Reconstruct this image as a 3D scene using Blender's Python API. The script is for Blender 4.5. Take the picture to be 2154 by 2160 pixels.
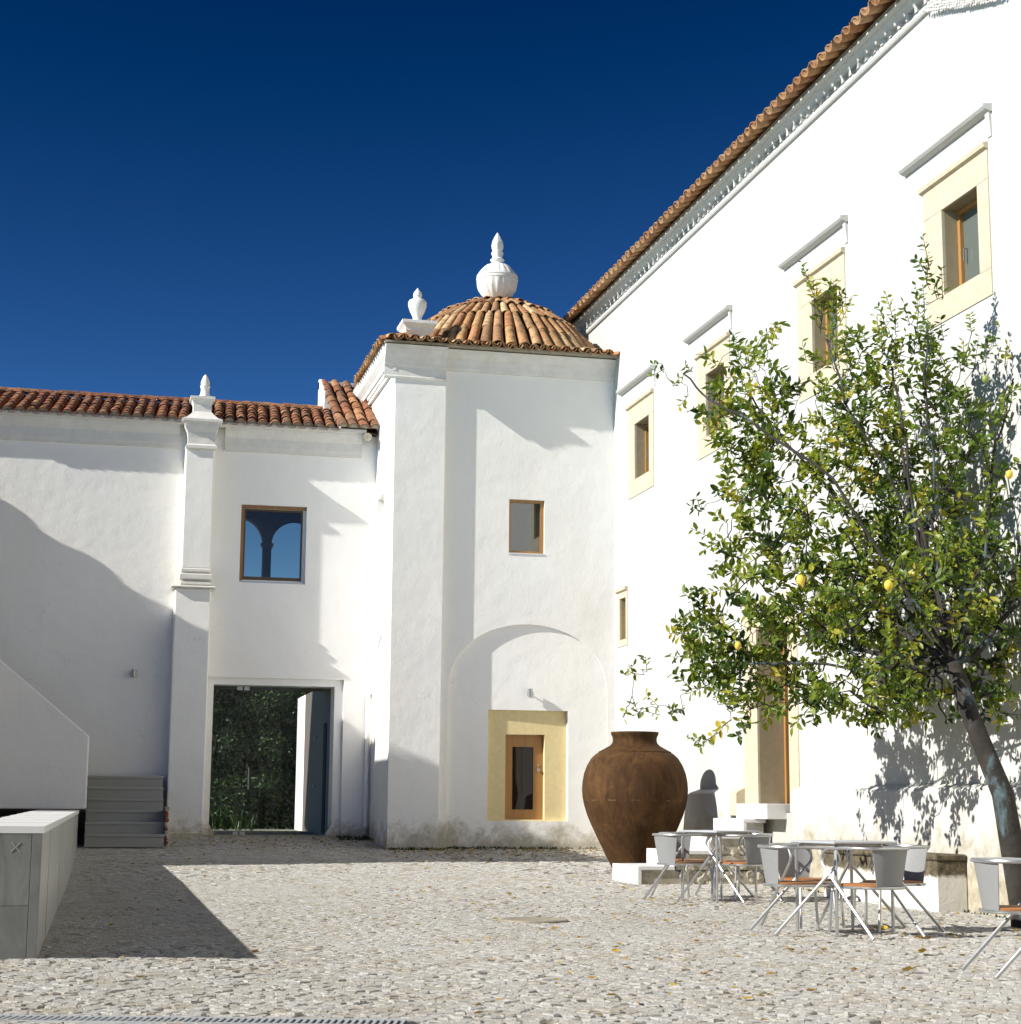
import bpy, bmesh, math, random
import numpy as np
from mathutils import Vector, Matrix, noise as mnoise
from mathutils.geometry import tessellate_polygon

random.seed(7)
rng = np.random.default_rng(7)
scene = bpy.context.scene
for o in list(bpy.data.objects):
    bpy.data.objects.remove(o)
COL = scene.collection

# ------------------------------------------------------------------ camera
YAW, PITCH, ROLL = math.radians(13.075), math.radians(9.451), math.radians(0.4526)
CAM = Vector((0, 0, 1.0))
FPX = 3727.5


def cam_axes():
    fwd = Vector((math.sin(YAW) * math.cos(PITCH), math.cos(YAW) * math.cos(PITCH), math.sin(PITCH)))
    right = Vector((math.cos(YAW), -math.sin(YAW), 0))
    up = right.cross(fwd)
    r2 = right * math.cos(ROLL) + up * math.sin(ROLL)
    return r2, r2.cross(fwd), fwd


R_, U_, F_ = cam_axes()
cam = bpy.data.cameras.new('camera')
cam.sensor_fit = 'HORIZONTAL'
cam.sensor_width = 36.0
cam.lens = 36.0 * FPX / 2154.0
cam.clip_start = 0.05
cam.clip_end = 3000
camo = bpy.data.objects.new('camera', cam)
COL.objects.link(camo)
mw = Matrix((R_, U_, -F_)).transposed().to_4x4()
mw.translation = CAM
camo.matrix_world = mw
scene.camera = camo


def ray(x, y):
    return R_ * (x - 1077) - U_ * (y - 1080) + F_ * FPX


def onY(x, y, Y):
    d = ray(x, y)
    return CAM + d * ((Y - CAM.y) / d.y)


def onX(x, y, X):
    d = ray(x, y)
    return CAM + d * ((X - CAM.x) / d.x)


def onZ(x, y, Z):
    d = ray(x, y)
    return CAM + d * ((Z - CAM.z) / d.z)


# ------------------------------------------------------------------ light
KSUN, MSUN = 0.19, 0.61                       # travel of the light per metre of X
sdir = Vector((1.0, KSUN, -MSUN)).normalized()
sun = bpy.data.lights.new('sun', 'SUN')
sun.energy = 5.0
sun.angle = math.radians(0.5)
sun.color = (1.0, 0.965, 0.90)
suno = bpy.data.objects.new('sun', sun)
COL.objects.link(suno)
suno.rotation_euler = sdir.to_track_quat('-Z', 'Y').to_euler()
world = bpy.data.worlds.new('World')
scene.world = world
world.use_nodes = True
wn = world.node_tree
wn.nodes.clear()
sky = wn.nodes.new('ShaderNodeTexSky')
sky.sky_type = 'NISHITA'
sky.sun_disc = False
sky.sun_elevation = math.asin(-sdir.z)
sky.sun_rotation = math.atan2(-sdir.x, -sdir.y)
sky.altitude = 800
sky.air_density = 0.6
sky.dust_density = 0.0
sky.ozone_density = 6.0
gam = wn.nodes.new('ShaderNodeGamma')           # contrasty slide-film response of the whole sky
gam.inputs[1].default_value = 2.0
hsv = wn.nodes.new('ShaderNodeMix')
hsv.data_type = 'RGBA'
hsv.blend_type = 'MULTIPLY'
hsv.inputs[0].default_value = 1.0
hsv.inputs[7].default_value = (0.93, 0.635, 0.348, 1)
bg = wn.nodes.new('ShaderNodeBackground')
bg.inputs['Strength'].default_value = 0.05
blk = wn.nodes.new('ShaderNodeMix')            # black level of the same response
blk.data_type = 'RGBA'
blk.blend_type = 'SUBTRACT'
blk.inputs[0].default_value = 1.0
blk.inputs[7].default_value = (0.20, 0.235, 0.29, 1)
mxz = wn.nodes.new('ShaderNodeMix')
mxz.data_type = 'RGBA'
mxz.blend_type = 'LIGHTEN'
mxz.inputs[0].default_value = 1.0
mxz.inputs[7].default_value = (0.004, 0.02, 0.1, 1)
wo = wn.nodes.new('ShaderNodeOutputWorld')
wn.links.new(sky.outputs[0], gam.inputs[0])
wn.links.new(gam.outputs[0], hsv.inputs[6])
wn.links.new(hsv.outputs[2], blk.inputs[6])
wn.links.new(blk.outputs[2], mxz.inputs[6])
wn.links.new(mxz.outputs[2], bg.inputs[0])
wn.links.new(bg.outputs[0], wo.inputs[0])
scene.view_settings.view_transform = 'Standard'
scene.view_settings.look = 'None'
scene.view_settings.exposure = 0.6
scene.view_settings.gamma = 1.0
scene.view_settings.use_curve_mapping = False


# ------------------------------------------------------------------ materials
class NT:
    def __init__(s, name):
        s.m = bpy.data.materials.new(name)
        s.m.use_nodes = True
        s.t = s.m.node_tree
        s.b = s.t.nodes['Principled BSDF']
        s.out = s.t.nodes['Material Output']

    def n(s, typ, **kw):
        nd = s.t.nodes.new(typ)
        for k, v in kw.items():
            if k in nd.inputs:
                nd.inputs[k].default_value = v
            else:
                setattr(nd, k, v)
        return nd

    def l(s, a, b):
        s.t.links.new(a, b)

    def pos(s, scale=(1, 1, 1), obj=False):
        if obj:
            src = s.n('ShaderNodeTexCoord').outputs['Object']
        else:
            src = s.n('ShaderNodeNewGeometry').outputs['Position']
        mp = s.n('ShaderNodeMapping')
        mp.inputs['Scale'].default_value = scale
        s.l(src, mp.inputs['Vector'])
        return mp.outputs[0]

    def noise(s, scale, detail=4, rough=0.6, vec=None, dist=0.0):
        nd = s.n('ShaderNodeTexNoise')
        nd.inputs['Scale'].default_value = scale
        nd.inputs['Detail'].default_value = detail
        nd.inputs['Roughness'].default_value = rough
        nd.inputs['Distortion'].default_value = dist
        if vec is not None:
            s.l(vec, nd.inputs['Vector'])
        return nd.outputs['Fac']

    def ramp(s, fac, stops):
        nd = s.n('ShaderNodeValToRGB')
        cr = nd.color_ramp
        while len(cr.elements) > 1:
            cr.elements.remove(cr.elements[-1])
        for i, (p, c) in enumerate(stops):
            e = cr.elements[0] if i == 0 else cr.elements.new(p)
            e.position = p
            if not isinstance(c, (tuple, list)):
                c = (c, c, c)
            e.color = (*c, 1)
        s.l(fac, nd.inputs[0])
        return nd.outputs[0]

    def mix(s, fac, a, b, mode='MIX'):
        nd = s.n('ShaderNodeMix', data_type='RGBA', blend_type=mode)
        for sock, v in ((nd.inputs[0], fac), (nd.inputs[6], a), (nd.inputs[7], b)):
            if isinstance(v, (int, float)):
                sock.default_value = v
            elif isinstance(v, tuple):
                sock.default_value = (*v, 1) if len(v) == 3 else v
            else:
                s.l(v, sock)
        return nd.outputs[2]

    def math(s, op, a, b=None, clamp=False):
        nd = s.n('ShaderNodeMath', operation=op, use_clamp=clamp)
        for i, v in enumerate((a, b)):
            if v is None:
                continue
            if isinstance(v, (int, float)):
                nd.inputs[i].default_value = v
            else:
                s.l(v, nd.inputs[i])
        return nd.outputs[0]

    def bump(s, h, strength=0.3, dist=0.02):
        nd = s.n('ShaderNodeBump')
        nd.inputs['Strength'].default_value = strength
        nd.inputs['Distance'].default_value = dist
        s.l(h, nd.inputs['Height'])
        s.l(nd.outputs[0], s.b.inputs['Normal'])

    def col(s, v):
        if isinstance(v, tuple):
            s.b.inputs['Base Color'].default_value = (*v, 1)
        else:
            s.l(v, s.b.inputs['Base Color'])

    def rough(s, v):
        s.b.inputs['Roughness'].default_value = v


def zmask(t, z0, z1):
    """1 below z0, 0 above z1 (world height)"""
    sep = t.n('ShaderNodeSeparateXYZ')
    t.l(t.n('ShaderNodeNewGeometry').outputs['Position'], sep.inputs[0])
    mr = t.n('ShaderNodeMapRange')
    mr.inputs[1].default_value = z0
    mr.inputs[2].default_value = z1
    mr.inputs[3].default_value = 1
    mr.inputs[4].default_value = 0
    t.l(sep.outputs[2], mr.inputs[0])
    return mr.outputs[0]


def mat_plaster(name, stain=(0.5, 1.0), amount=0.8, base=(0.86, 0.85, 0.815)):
    t = NT(name)
    p = t.pos()
    big = t.noise(0.7, 3, 0.5, p)
    c = t.mix(t.ramp(big, [(0.3, 0.0), (0.75, 1.0)]), base, tuple(b * 0.93 for b in base))
    coat = t.noise(0.45, 5, 0.62, t.pos((1, 1, 0.7)), 0.8)
    c = t.mix(t.ramp(coat, [(0.50, 0.0), (0.53, 0.6)]), c, tuple(b * k_ for b, k_ in zip(base, (0.965, 0.955, 0.93))))
    vo = t.n('ShaderNodeTexVoronoi', feature='DISTANCE_TO_EDGE')
    vo.inputs['Scale'].default_value = 0.55
    wv = t.n('ShaderNodeVectorMath', operation='ADD')
    nz = t.n('ShaderNodeTexNoise')
    nz.inputs['Scale'].default_value = 2.5
    t.l(p, nz.inputs['Vector'])
    t.l(p, wv.inputs[0])
    t.l(nz.outputs['Color'], wv.inputs[1])
    t.l(wv.outputs[0], vo.inputs['Vector'])
    ck = t.math('MULTIPLY', t.math('LESS_THAN', vo.outputs['Distance'], 0.0035), t.ramp(t.noise(0.8, 2, 0.5, p), [(0.52, 0.0), (0.6, 0.15)]))
    c = t.mix(ck, c, (0.35, 0.33, 0.29))
    streak = t.noise(1.0, 4, 0.6, t.pos((6, 6, 0.5)))
    c = t.mix(t.math('MULTIPLY', t.ramp(streak, [(0.58, 0.0), (0.8, 1.0)]), 0.10), c, (0.52, 0.50, 0.44))
    if stain:
        zm = zmask(t, stain[0], stain[1])
        n1 = t.noise(2.6, 6, 0.7, p, 0.3)
        m = t.math('ADD', t.math('MULTIPLY', zm, 0.55), n1)
        m = t.ramp(m, [(0.78, 0.0), (1.05, 1.0)])
        n2 = t.ramp(t.noise(9, 5, 0.7, p), [(0.3, (0.20, 0.16, 0.09)), (0.7, (0.48, 0.43, 0.31))])
        c = t.mix(t.math('MULTIPLY', m, amount), c, n2)
    t.col(c)
    t.rough(0.92)
    h = t.math('ADD', t.math('MULTIPLY', t.noise(5, 3, 0.5, p), 0.6), t.math('MULTIPLY', t.noise(45, 4, 0.65, p), 0.30))
    h = t.math('ADD', h, t.math('MULTIPLY', t.noise(1.3, 2, 0.5, p), 1.6))
    t.bump(h, 0.45, 0.025)
    return t.m


def mat_simple(name, c, rough=0.6, metal=0.0, var=0.0, scale=8, bump=0.0, obj=True):
    t = NT(name)
    p = t.pos(obj=obj)
    if var:
        n = t.noise(scale, 5, 0.65, p)
        t.col(t.mix(t.ramp(n, [(0.3, 0.0), (0.7, 1.0)]), tuple(x * (1 - var) for x in c), tuple(min(1, x * (1 + var)) for x in c)))
        if bump:
            t.bump(n, bump, 0.01)
    else:
        t.col(c)
    t.rough(rough)
    t.b.inputs['Metallic'].default_value = metal
    return t.m


def mat_tile(name, cols, dark=0.5):
    t = NT(name)
    oi = t.n('ShaderNodeObjectInfo')
    k = len(cols) - 1
    c = t.ramp(oi.outputs['Random'], [(i / k, x) for i, x in enumerate(cols)])
    p = t.pos()
    n = t.noise(9, 6, 0.75, p, 0.4)
    c = t.mix(t.math('MULTIPLY', t.ramp(n, [(0.47, 0.0), (0.64, 1.0)]), dark), c, (0.035, 0.028, 0.018))
    n2 = t.noise(22, 4, 0.7, p)
    c = t.mix(t.math('MULTIPLY', t.ramp(n2, [(0.56, 0.0), (0.7, 1.0)]), 0.55), c, (0.55, 0.42, 0.25))
    t.col(c)
    t.rough(0.9)
    t.bump(n2, 0.4, 0.01)
    return t.m


def mat_glass(name, tint=(0.02, 0.03, 0.03), refl=0.12, clear=True, rough=0.02, ior=1.45):
    t = NT(name)
    t.t.nodes.remove(t.b)
    gl = t.n('ShaderNodeBsdfGlossy')
    gl.inputs['Roughness'].default_value = rough
    if clear:
        un = t.n('ShaderNodeBsdfTransparent')
        un.inputs[0].default_value = (*tint, 1)
    else:
        un = t.n('ShaderNodeBsdfDiffuse')
        un.inputs[0].default_value = (*tint, 1)
    fr = t.n('ShaderNodeFresnel')
    fr.inputs[0].default_value = ior
    f = t.math('ADD', fr.outputs[0], refl, True)
    mx = t.n('ShaderNodeMixShader')
    t.l(f, mx.inputs[0])
    t.l(un.outputs[0], mx.inputs[1])
    t.l(gl.outputs[0], mx.inputs[2])
    t.l(mx.outputs[0], t.out.inputs[0])
    return t.m


def mat_wood(name, c1, c2, axis=2):
    t = NT(name)
    sc = [18, 18, 18]
    sc[axis] = 1.2
    n = t.noise(1.0, 4, 0.6, t.pos(tuple(sc), obj=True))
    t.col(t.ramp(n, [(0.3, c1), (0.7, c2)]))
    t.rough(0.5)
    return t.m


def mat_leaf(name, cols, trans=0.35):
    t = NT(name)
    at = t.n('ShaderNodeAttribute', attribute_name='tone')
    oi = t.n('ShaderNodeObjectInfo')
    k = len(cols) - 1
    c = t.ramp(at.outputs['Fac'], [(i / k, x) for i, x in enumerate(cols)])
    t.col(c)
    t.rough(0.42)
    tr = t.n('ShaderNodeBsdfTranslucent')
    t.l(t.mix(1.0, c, (0.95, 1.0, 0.35), 'MULTIPLY'), tr.inputs[0])
    mx = t.n('ShaderNodeMixShader')
    mx.inputs[0].default_value = trans
    t.l(t.b.outputs[0], mx.inputs[1])
    t.l(tr.outputs[0], mx.inputs[2])
    t.l(mx.outputs[0], t.out.inputs[0])
    return t.m


M = {}
M['plaster'] = mat_plaster('white_limewash')
M['plaster_tower'] = mat_plaster('white_limewash_tower', (0.35, 1.15), 0.75)
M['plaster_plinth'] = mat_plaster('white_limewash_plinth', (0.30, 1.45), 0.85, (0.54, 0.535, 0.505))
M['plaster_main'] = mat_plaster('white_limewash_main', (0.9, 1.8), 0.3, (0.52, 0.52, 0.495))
M['plaster_clean'] = mat_plaster('white_limewash_clean', None)
M['plaster_worn'] = mat_plaster('white_limewash_worn', (7.0, 12.0), 0.22, (0.78, 0.77, 0.74))
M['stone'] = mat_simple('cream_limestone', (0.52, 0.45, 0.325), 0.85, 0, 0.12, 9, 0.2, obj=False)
M['stone_reveal_shade'] = mat_simple('shade_toned_limestone', (0.30, 0.25, 0.155), 0.9, 0, 0.1, 9, 0.2, obj=False)  # cream limestone darkened: the shade inside the openings is put into its colour
M['stone_yellow'] = mat_simple('yellow_limestone', (0.70, 0.575, 0.30), 0.85, 0, 0.07, 12, 0.2, obj=False)
M['marble'] = mat_simple('white_marble', (0.66, 0.66, 0.65), 0.55, 0, 0.08, 5, 0.05, obj=False)
M['tile'] = mat_tile('clay_roof_tile', [(0.17, 0.055, 0.026), (0.33, 0.125, 0.05), (0.25, 0.08, 0.034), (0.40, 0.20, 0.09), (0.13, 0.055, 0.03), (0.30, 0.11, 0.045), (0.22, 0.10, 0.05)], 0.9)
M['tile_dome'] = mat_tile('ochre_roof_tile', [(0.40, 0.19, 0.075), (0.52, 0.31, 0.14), (0.33, 0.13, 0.05), (0.58, 0.41, 0.22), (0.42, 0.18, 0.07), (0.28, 0.16, 0.08), (0.48, 0.27, 0.11)], 0.75)
M['tile_eave'] = mat_tile('eave_roof_tile', [(0.36, 0.18, 0.08), (0.44, 0.27, 0.14), (0.30, 0.13, 0.055), (0.40, 0.21, 0.09)], 0.5)
M['mortar'] = mat_simple('grey_mortar', (0.34, 0.31, 0.24), 0.95, 0, 0.3, 14, 0.3, obj=False)
M['trough'] = mat_simple('dark_roof_valley', (0.10, 0.05, 0.03), 0.95, 0, 0.4, 14, 0.3, obj=False)
M['wood'] = mat_wood('orange_oak', (0.30, 0.145, 0.04), (0.38, 0.20, 0.062))
M['wood_dark'] = mat_wood('dark_brown_wood', (0.07, 0.035, 0.015), (0.11, 0.055, 0.022))
M['wood_brown'] = mat_wood('brown_oak', (0.20, 0.10, 0.035), (0.27, 0.14, 0.05))
M['wood_seat'] = mat_wood('orange_plywood', (0.31, 0.12, 0.035), (0.38, 0.16, 0.05), 0)
M['alu'] = mat_simple('brushed_aluminium', (0.52, 0.53, 0.53), 0.36, 0.85, 0.05, 30)
M['alu_plate'] = mat_simple('grey_painted_metal', (0.23, 0.235, 0.235), 0.5, 0.0, 0.04, 30)
M['table_top'] = mat_simple('pale_metal_top', (0.50, 0.52, 0.54), 0.4, 0.3, 0.03, 10)
M['steel'] = mat_simple('steel', (0.4, 0.4, 0.38), 0.35, 0.9)
M['frame_bronze'] = mat_simple('bronze_window_frame', (0.10, 0.065, 0.035), 0.45, 0.3)
M['dark'] = mat_simple('dark_interior', (0.03, 0.028, 0.025), 0.9)
M['dark_stone'] = mat_simple('dark_arch_stone', (0.16, 0.155, 0.14), 0.9, 0, 0.15, 7, 0.2)
M['glass_clear'] = mat_glass('clear_glass', (0.80, 0.86, 0.84), 0.0, ior=1.25)
M['glass_window'] = mat_glass('window_glass', (0.95, 0.82, 0.72), 0.035, ior=1.3)
M['glass_mirror'] = mat_glass('reflecting_glass', (0.03, 0.035, 0.03), 0.16, False)
M['glass_door'] = mat_glass('dark_door_glass', (0.018, 0.012, 0.01), 0.0, False)
M['glass_pale'] = mat_glass('greenish_glass', (0.11, 0.13, 0.115), 0.05, False, 0.08)
M['iron'] = mat_simple('galvanised_iron', (0.50, 0.52, 0.54), 0.5, 0.4, 0.1, 30)


# ------------------------------------------------------------------ mesh helper
class MB:
    def __init__(s):
        s.v, s.f, s.mi = [], [], []
        s.cur = 0

    def add(s, verts, faces):
        o = len(s.v)
        s.v += [tuple(p) for p in verts]
        s.f += [tuple(i + o for i in f) for f in faces]
        s.mi += [s.cur] * len(faces)

    def box(s, a, b):
        (x0, y0, z0), (x1, y1, z1) = [min(p, q) for p, q in zip(a, b)], [max(p, q) for p, q in zip(a, b)]
        s.add([(x0, y0, z0), (x1, y0, z0), (x1, y1, z0), (x0, y1, z0), (x0, y0, z1), (x1, y0, z1), (x1, y1, z1), (x0, y1, z1)],
              [(0, 3, 2, 1), (4, 5, 6, 7), (0, 1, 5, 4), (1, 2, 6, 5), (2, 3, 7, 6), (3, 0, 4, 7)])

    def bbox(s, a, b, r=0.01):
        """box with chamfered edges"""
        (x0, y0, z0), (x1, y1, z1) = [min(p, q) for p, q in zip(a, b)], [max(p, q) for p, q in zip(a, b)]
        bm = bmesh.new()
        bmesh.ops.create_cube(bm, size=1)
        for v in bm.verts:
            v.co = Vector((x0 if v.co.x < 0 else x1, y0 if v.co.y < 0 else y1, z0 if v.co.z < 0 else z1))
        bmesh.ops.bevel(bm, geom=list(bm.edges), offset=r, segments=1, affect='EDGES')
        bm.verts.index_update()
        s.add([v.co[:] for v in bm.verts], [[v.index for v in f.verts] for f in bm.faces])
        bm.free()

    def prism(s, prof, a, b, axis):
        """profile (p,q) extruded along axis from a to b. axis 0: (y,z) 1: (x,z) 2: (x,y)"""
        n = len(prof)

        def mk(p, q, w):
            return [(w, p, q), (p, w, q), (p, q, w)][axis]
        vs = [mk(p, q, a) for p, q in prof] + [mk(p, q, b) for p, q in prof]
        fs = [(i, (i + 1) % n, n + (i + 1) % n, n + i) for i in range(n)]
        s.add(vs, fs)
        tri = tessellate_polygon([[Vector((p, q, 0)) for p, q in prof]])
        s.add(vs, [tuple(t) for t in tri] + [tuple(n + i for i in t) for t in tri])

    def tube(s, pts, r, n=8, cap=True):
        pts = [Vector(p) for p in pts]
        rs = r if isinstance(r, (list, tuple)) else [r] * len(pts)
        up = None
        rings = []
        for i, p in enumerate(pts):
            d = (pts[min(i + 1, len(pts) - 1)] - pts[max(i - 1, 0)])
            if d.length < 1e-9:
                d = Vector((0, 0, 1))
            d.normalize()
            if up is None:
                up = d.orthogonal().normalized()
            else:
                up = (up - d * up.dot(d))
                if up.length < 1e-6:
                    up = d.orthogonal()
                up.normalize()
            w = d.cross(up)
            rings.append([p + (up * math.cos(a) + w * math.sin(a)) * rs[i] for a in [2 * math.pi * k / n for k in range(n)]])
        vs = [q for rg in rings for q in rg]
        fs = []
        for i in range(len(pts) - 1):
            for k in range(n):
                k2 = (k + 1) % n
                fs.append((i * n + k, i * n + k2, (i + 1) * n + k2, (i + 1) * n + k))
        if cap:
            fs.append(tuple(range(n - 1, -1, -1)))
            fs.append(tuple((len(pts) - 1) * n + k for k in range(n)))
        s.add(vs, fs)

    def lathe(s, prof, c, n=32, flute=None):
        """profile (r,z) around axis at c; flute(z)->(amplitude, count)"""
        cx, cy, cz = c
        vs = []
        for r, z in prof:
            for k in range(n):
                a = 2 * math.pi * k / n
                rr = r
                if flute:
                    am, ct = flute(z)
                    if am:
                        rr = r * (1 - am * (0.5 - 0.5 * math.cos(ct * a)))
                vs.append((cx + rr * math.cos(a), cy + rr * math.sin(a), cz + z))
        fs = []
        for i in range(len(prof) - 1):
            for k in range(n):
                k2 = (k + 1) % n
                fs.append((i * n + k, i * n + k2, (i + 1) * n + k2, (i + 1) * n + k))
        fs.append(tuple(range(n - 1, -1, -1)))
        fs.append(tuple((len(prof) - 1) * n + k for k in range(n)))
        s.add(vs, fs)

    def panel(s, o, u, v, n, outer, holes=(), depths=()):
        """flat wall face with holes; each hole gets a reveal going in by its depth"""
        o, u, v, n = Vector(o), Vector(u), Vector(v), Vector(n)
        loops = [outer] + list(holes)
        flat = [q for lp in loops for q in lp]
        tri = tessellate_polygon([[Vector((a, b, 0)) for a, b in lp] for lp in loops])
        s.add([o + u * a + v * b for a, b in flat], [tuple(t) for t in tri])
        for h, d in zip(holes, depths):
            m = len(h)
            vs = [o + u * a + v * b for a, b in h] + [o + u * a + v * b - n * d for a, b in h]
            s.add(vs, [(i, (i + 1) % m, m + (i + 1) % m, m + i) for i in range(m)])

    def mesh(s, name, mats, smooth=False, origin=(0, 0, 0), fix=True):
        me = bpy.data.meshes.new(name)
        ox, oy, oz = origin
        me.from_pydata([(x - ox, y - oy, z - oz) for x, y, z in s.v], [], s.f)
        for m in (mats if isinstance(mats, (list, tuple)) else [mats]):
            me.materials.append(m)
        if len(set(s.mi)) > 1:
            me.polygons.foreach_set('material_index', s.mi)
        if fix:
            bm = bmesh.new()
            bm.from_mesh(me)
            bmesh.ops.remove_doubles(bm, verts=bm.verts, dist=1e-5)
            bmesh.ops.recalc_face_normals(bm, faces=bm.faces)
            bm.to_mesh(me)
            bm.free()
        if smooth:
            me.polygons.foreach_set('use_smooth', [True] * len(me.polygons))
            try:
                me.set_sharp_from_angle(angle=math.radians(40))
            except Exception:
                pass
        me.update()
        return me

    def build(s, name, mats, parent=None, smooth=False, label=None, fix=True):
        o = wloc(parent) if parent else (0, 0, 0)
        ob = bpy.data.objects.new(name, s.mesh(name, mats, smooth, o, fix))
        COL.objects.link(ob)
        if parent:
            ob.parent = parent
        if label:
            ob['label'] = label
        return ob


def wloc(o):
    v = Vector((0, 0, 0))
    while o:
        v += o.location
        o = o.parent
    return tuple(v)


def soften(o, w=0.012):
    m = o.modifiers.new('soften', 'BEVEL')
    m.width = w
    m.segments = 2
    m.limit_method = 'ANGLE'
    m.angle_limit = math.radians(50)
    return o


def tag(o, label, cat=None, group=None, kind=None):
    if label:
        o['label'] = label
    if cat:
        o['category'] = cat
    if group:
        o['group'] = group
    if kind:
        o['kind'] = kind
    return o


def thing(name, label, cat, loc=(0, 0, 0), rz=0, group=None):
    o = bpy.data.objects.new(name, None)
    o.empty_display_size = 0.2
    COL.objects.link(o)
    o.location = loc
    o.rotation_euler = (0, 0, rz)
    return tag(o, label, cat, group)


def inst(name, mesh, parent, mat4=None, loc=None):
    ob = bpy.data.objects.new(name, mesh)
    COL.objects.link(ob)
    if parent:
        ob.parent = parent
    if mat4 is not None:
        m = mat4.copy()
        m.translation = m.translation - Vector(wloc(parent))
        ob.matrix_basis = m
    elif loc is not None:
        ob.location = loc
    return ob


def frame(x, y, z, o):
    m = Matrix((x, y, z)).transposed().to_4x4()
    m.translation = o
    return m


# ------------------------------------------------------------------ ground
GY = [-40, 15, 20, 22.3, 23.4, 26, 28.8, 30.75, 34, 80]
GZ = [0, 0, .03, .04, .065, .155, .29, .45, .5, .5]


def ground_z(x, y):
    z = np.interp(y, GY, GZ)
    z = z - 0.05 * np.exp(-((x - 1.7) / 1.2) ** 2) * np.exp(-((y - 12.0) / 3.0) ** 2)
    return z


def dusty(x, y):
    """1 where wind-blown dust has filled the joints (middle of the court), 0 where the stones stand free"""
    n = mnoise.noise(Vector((x * 0.35, y * 0.35, 2.0))) * 0.5 + mnoise.noise(Vector((x * 1.1, y * 1.1, 7.0))) * 0.3
    a = max(0.0, min(1.0, (y - 11.0) / 3.0)) * max(0.0, min(1.0, (7.0 - x) / 2.0))
    return max(0.0, min(1.0, a * 0.85 + n + 0.05))


def gz(x, y):
    return float(ground_z(np.array(x, float), np.array(y, float)))


def ground_color(t, p):
    n1 = t.noise(1.1, 5, 0.6, p)
    n2 = t.noise(34, 5, 0.75, p)
    c = t.ramp(n1, [(0.3, (0.41, 0.395, 0.355)), (0.55, (0.47, 0.46, 0.43)), (0.75, (0.44, 0.44, 0.425))])
    c = t.mix(t.ramp(n2, [(0.35, 0.0), (0.7, 0.55)]), c, (0.50, 0.495, 0.48))
    dirt = t.noise(2.3, 6, 0.72, p, 0.4)
    c = t.mix(t.ramp(dirt, [(0.49, 0.0), (0.66, 0.62)]), c, (0.335, 0.27, 0.18))
    pit = t.noise(55, 3, 0.6, p)
    c = t.mix(t.ramp(pit, [(0.30, 0.75), (0.42, 0.0)]), c, (0.15, 0.125, 0.09))
    return c, n2


t = NT('dusty_joint_soil')
p = t.pos()
n2 = t.noise(20, 5, 0.7, p)
t.col(t.ramp(n2, [(0.38, (0.09, 0.07, 0.045)), (0.58, (0.38, 0.34, 0.27))]))
t.rough(0.95)
t.bump(n2, 0.5, 0.02)
M['soil'] = t.m
t = NT('pale_cobble')
p = t.pos()
at = t.n('ShaderNodeAttribute', attribute_name='tone')
c, n2 = ground_color(t, p)
oi = t.n('ShaderNodeObjectInfo')
tone = t.math('ADD', at.outputs['Fac'], 0.0)
c = t.mix(t.ramp(tone, [(0.0, 0.0), (0.6, 0.06), (0.88, 0.18), (1.0, 0.6)]), c, (0.36, 0.31, 0.24))
t.col(c)
t.rough(0.85)
t.bump(t.math('ADD', n2, t.math('MULTIPLY', t.noise(80, 4, 0.7, p), 0.7)), 1.0, 0.014)
M['cobble'] = t.m

mb = MB()
xs = np.concatenate([[-400, -60], np.arange(-12, 16.1, 0.5), [60, 400]])
ys = np.concatenate([[-60, -5], np.arange(2, 40.1, 0.5), [80, 900]])
nx, ny = len(xs), len(ys)
gv = []
for y in ys:
    for x in xs:
        gv.append((x, y, gz(x, y) - 0.0085))
mb.add(gv, [(j * nx + i, j * nx + i + 1, (j + 1) * nx + i + 1, (j + 1) * nx + i) for j in range(ny - 1) for i in range(nx - 1)])
ground = mb.build('courtyard_ground', M['soil'])
ground['kind'] = 'structure'


# cobbles: a jittered hexagon net, every cell one stone with bevelled rim and tilt
def cobbles():
    cells = []
    y = 7.4
    while y < 30.9:
        s = 0.075 if y < 12 else (0.085 if y < 18 else 0.11)
        x0 = max(-0.12 * y - 0.4, -2.0)
        x1 = min(0.60 * y + 0.2, 8.35)
        cells.append((y, s, x0, x1))
        y += s * 0.86
    return cells


DG0, DG1 = onZ(-60, 2146, 0.0), onZ(862, 2157, 0.0)
DGD = (DG1 - DG0).normalized()
DGN = Vector((-DGD.y, DGD.x, 0))


def hexnet(x0, x1, y0, y1, s):
    """vertices/cells of a jittered hex net with horizontal pitch s"""
    h = s / math.sqrt(3)
    out = []
    rows = int((y1 - y0) / (1.5 * h)) + 1
    key = {}

    def vert(ix, iy):
        k = (ix, iy)
        if k not in key:
            bx = x0 + ix * s / 2
            by = y0 + iy * h / 2
            key[k] = (bx + random.uniform(-.24, .24) * s, by + random.uniform(-.24, .24) * s)
        return key[k]
    for r in range(rows):
        off = 1 if r % 2 else 0
        cols = int((x1 - x0) / s) + 1
        for c in range(cols):
            cx = 2 * c + off
            cy = 3 * r
            out.append([vert(cx + dx, cy + dy) for dx, dy in ((0, -2), (1, -1), (1, 1), (0, 2), (-1, 1), (-1, -1))])
    return out


bands = [(7.5, 10.0, 0.076), (10.0, 13.0, 0.083), (13.0, 18.0, 0.094), (18.0, 24.0, 0.12), (24.0, 30.9, 0.16)]
V, Fc, TN = [], [], []
near_stones = []


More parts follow.
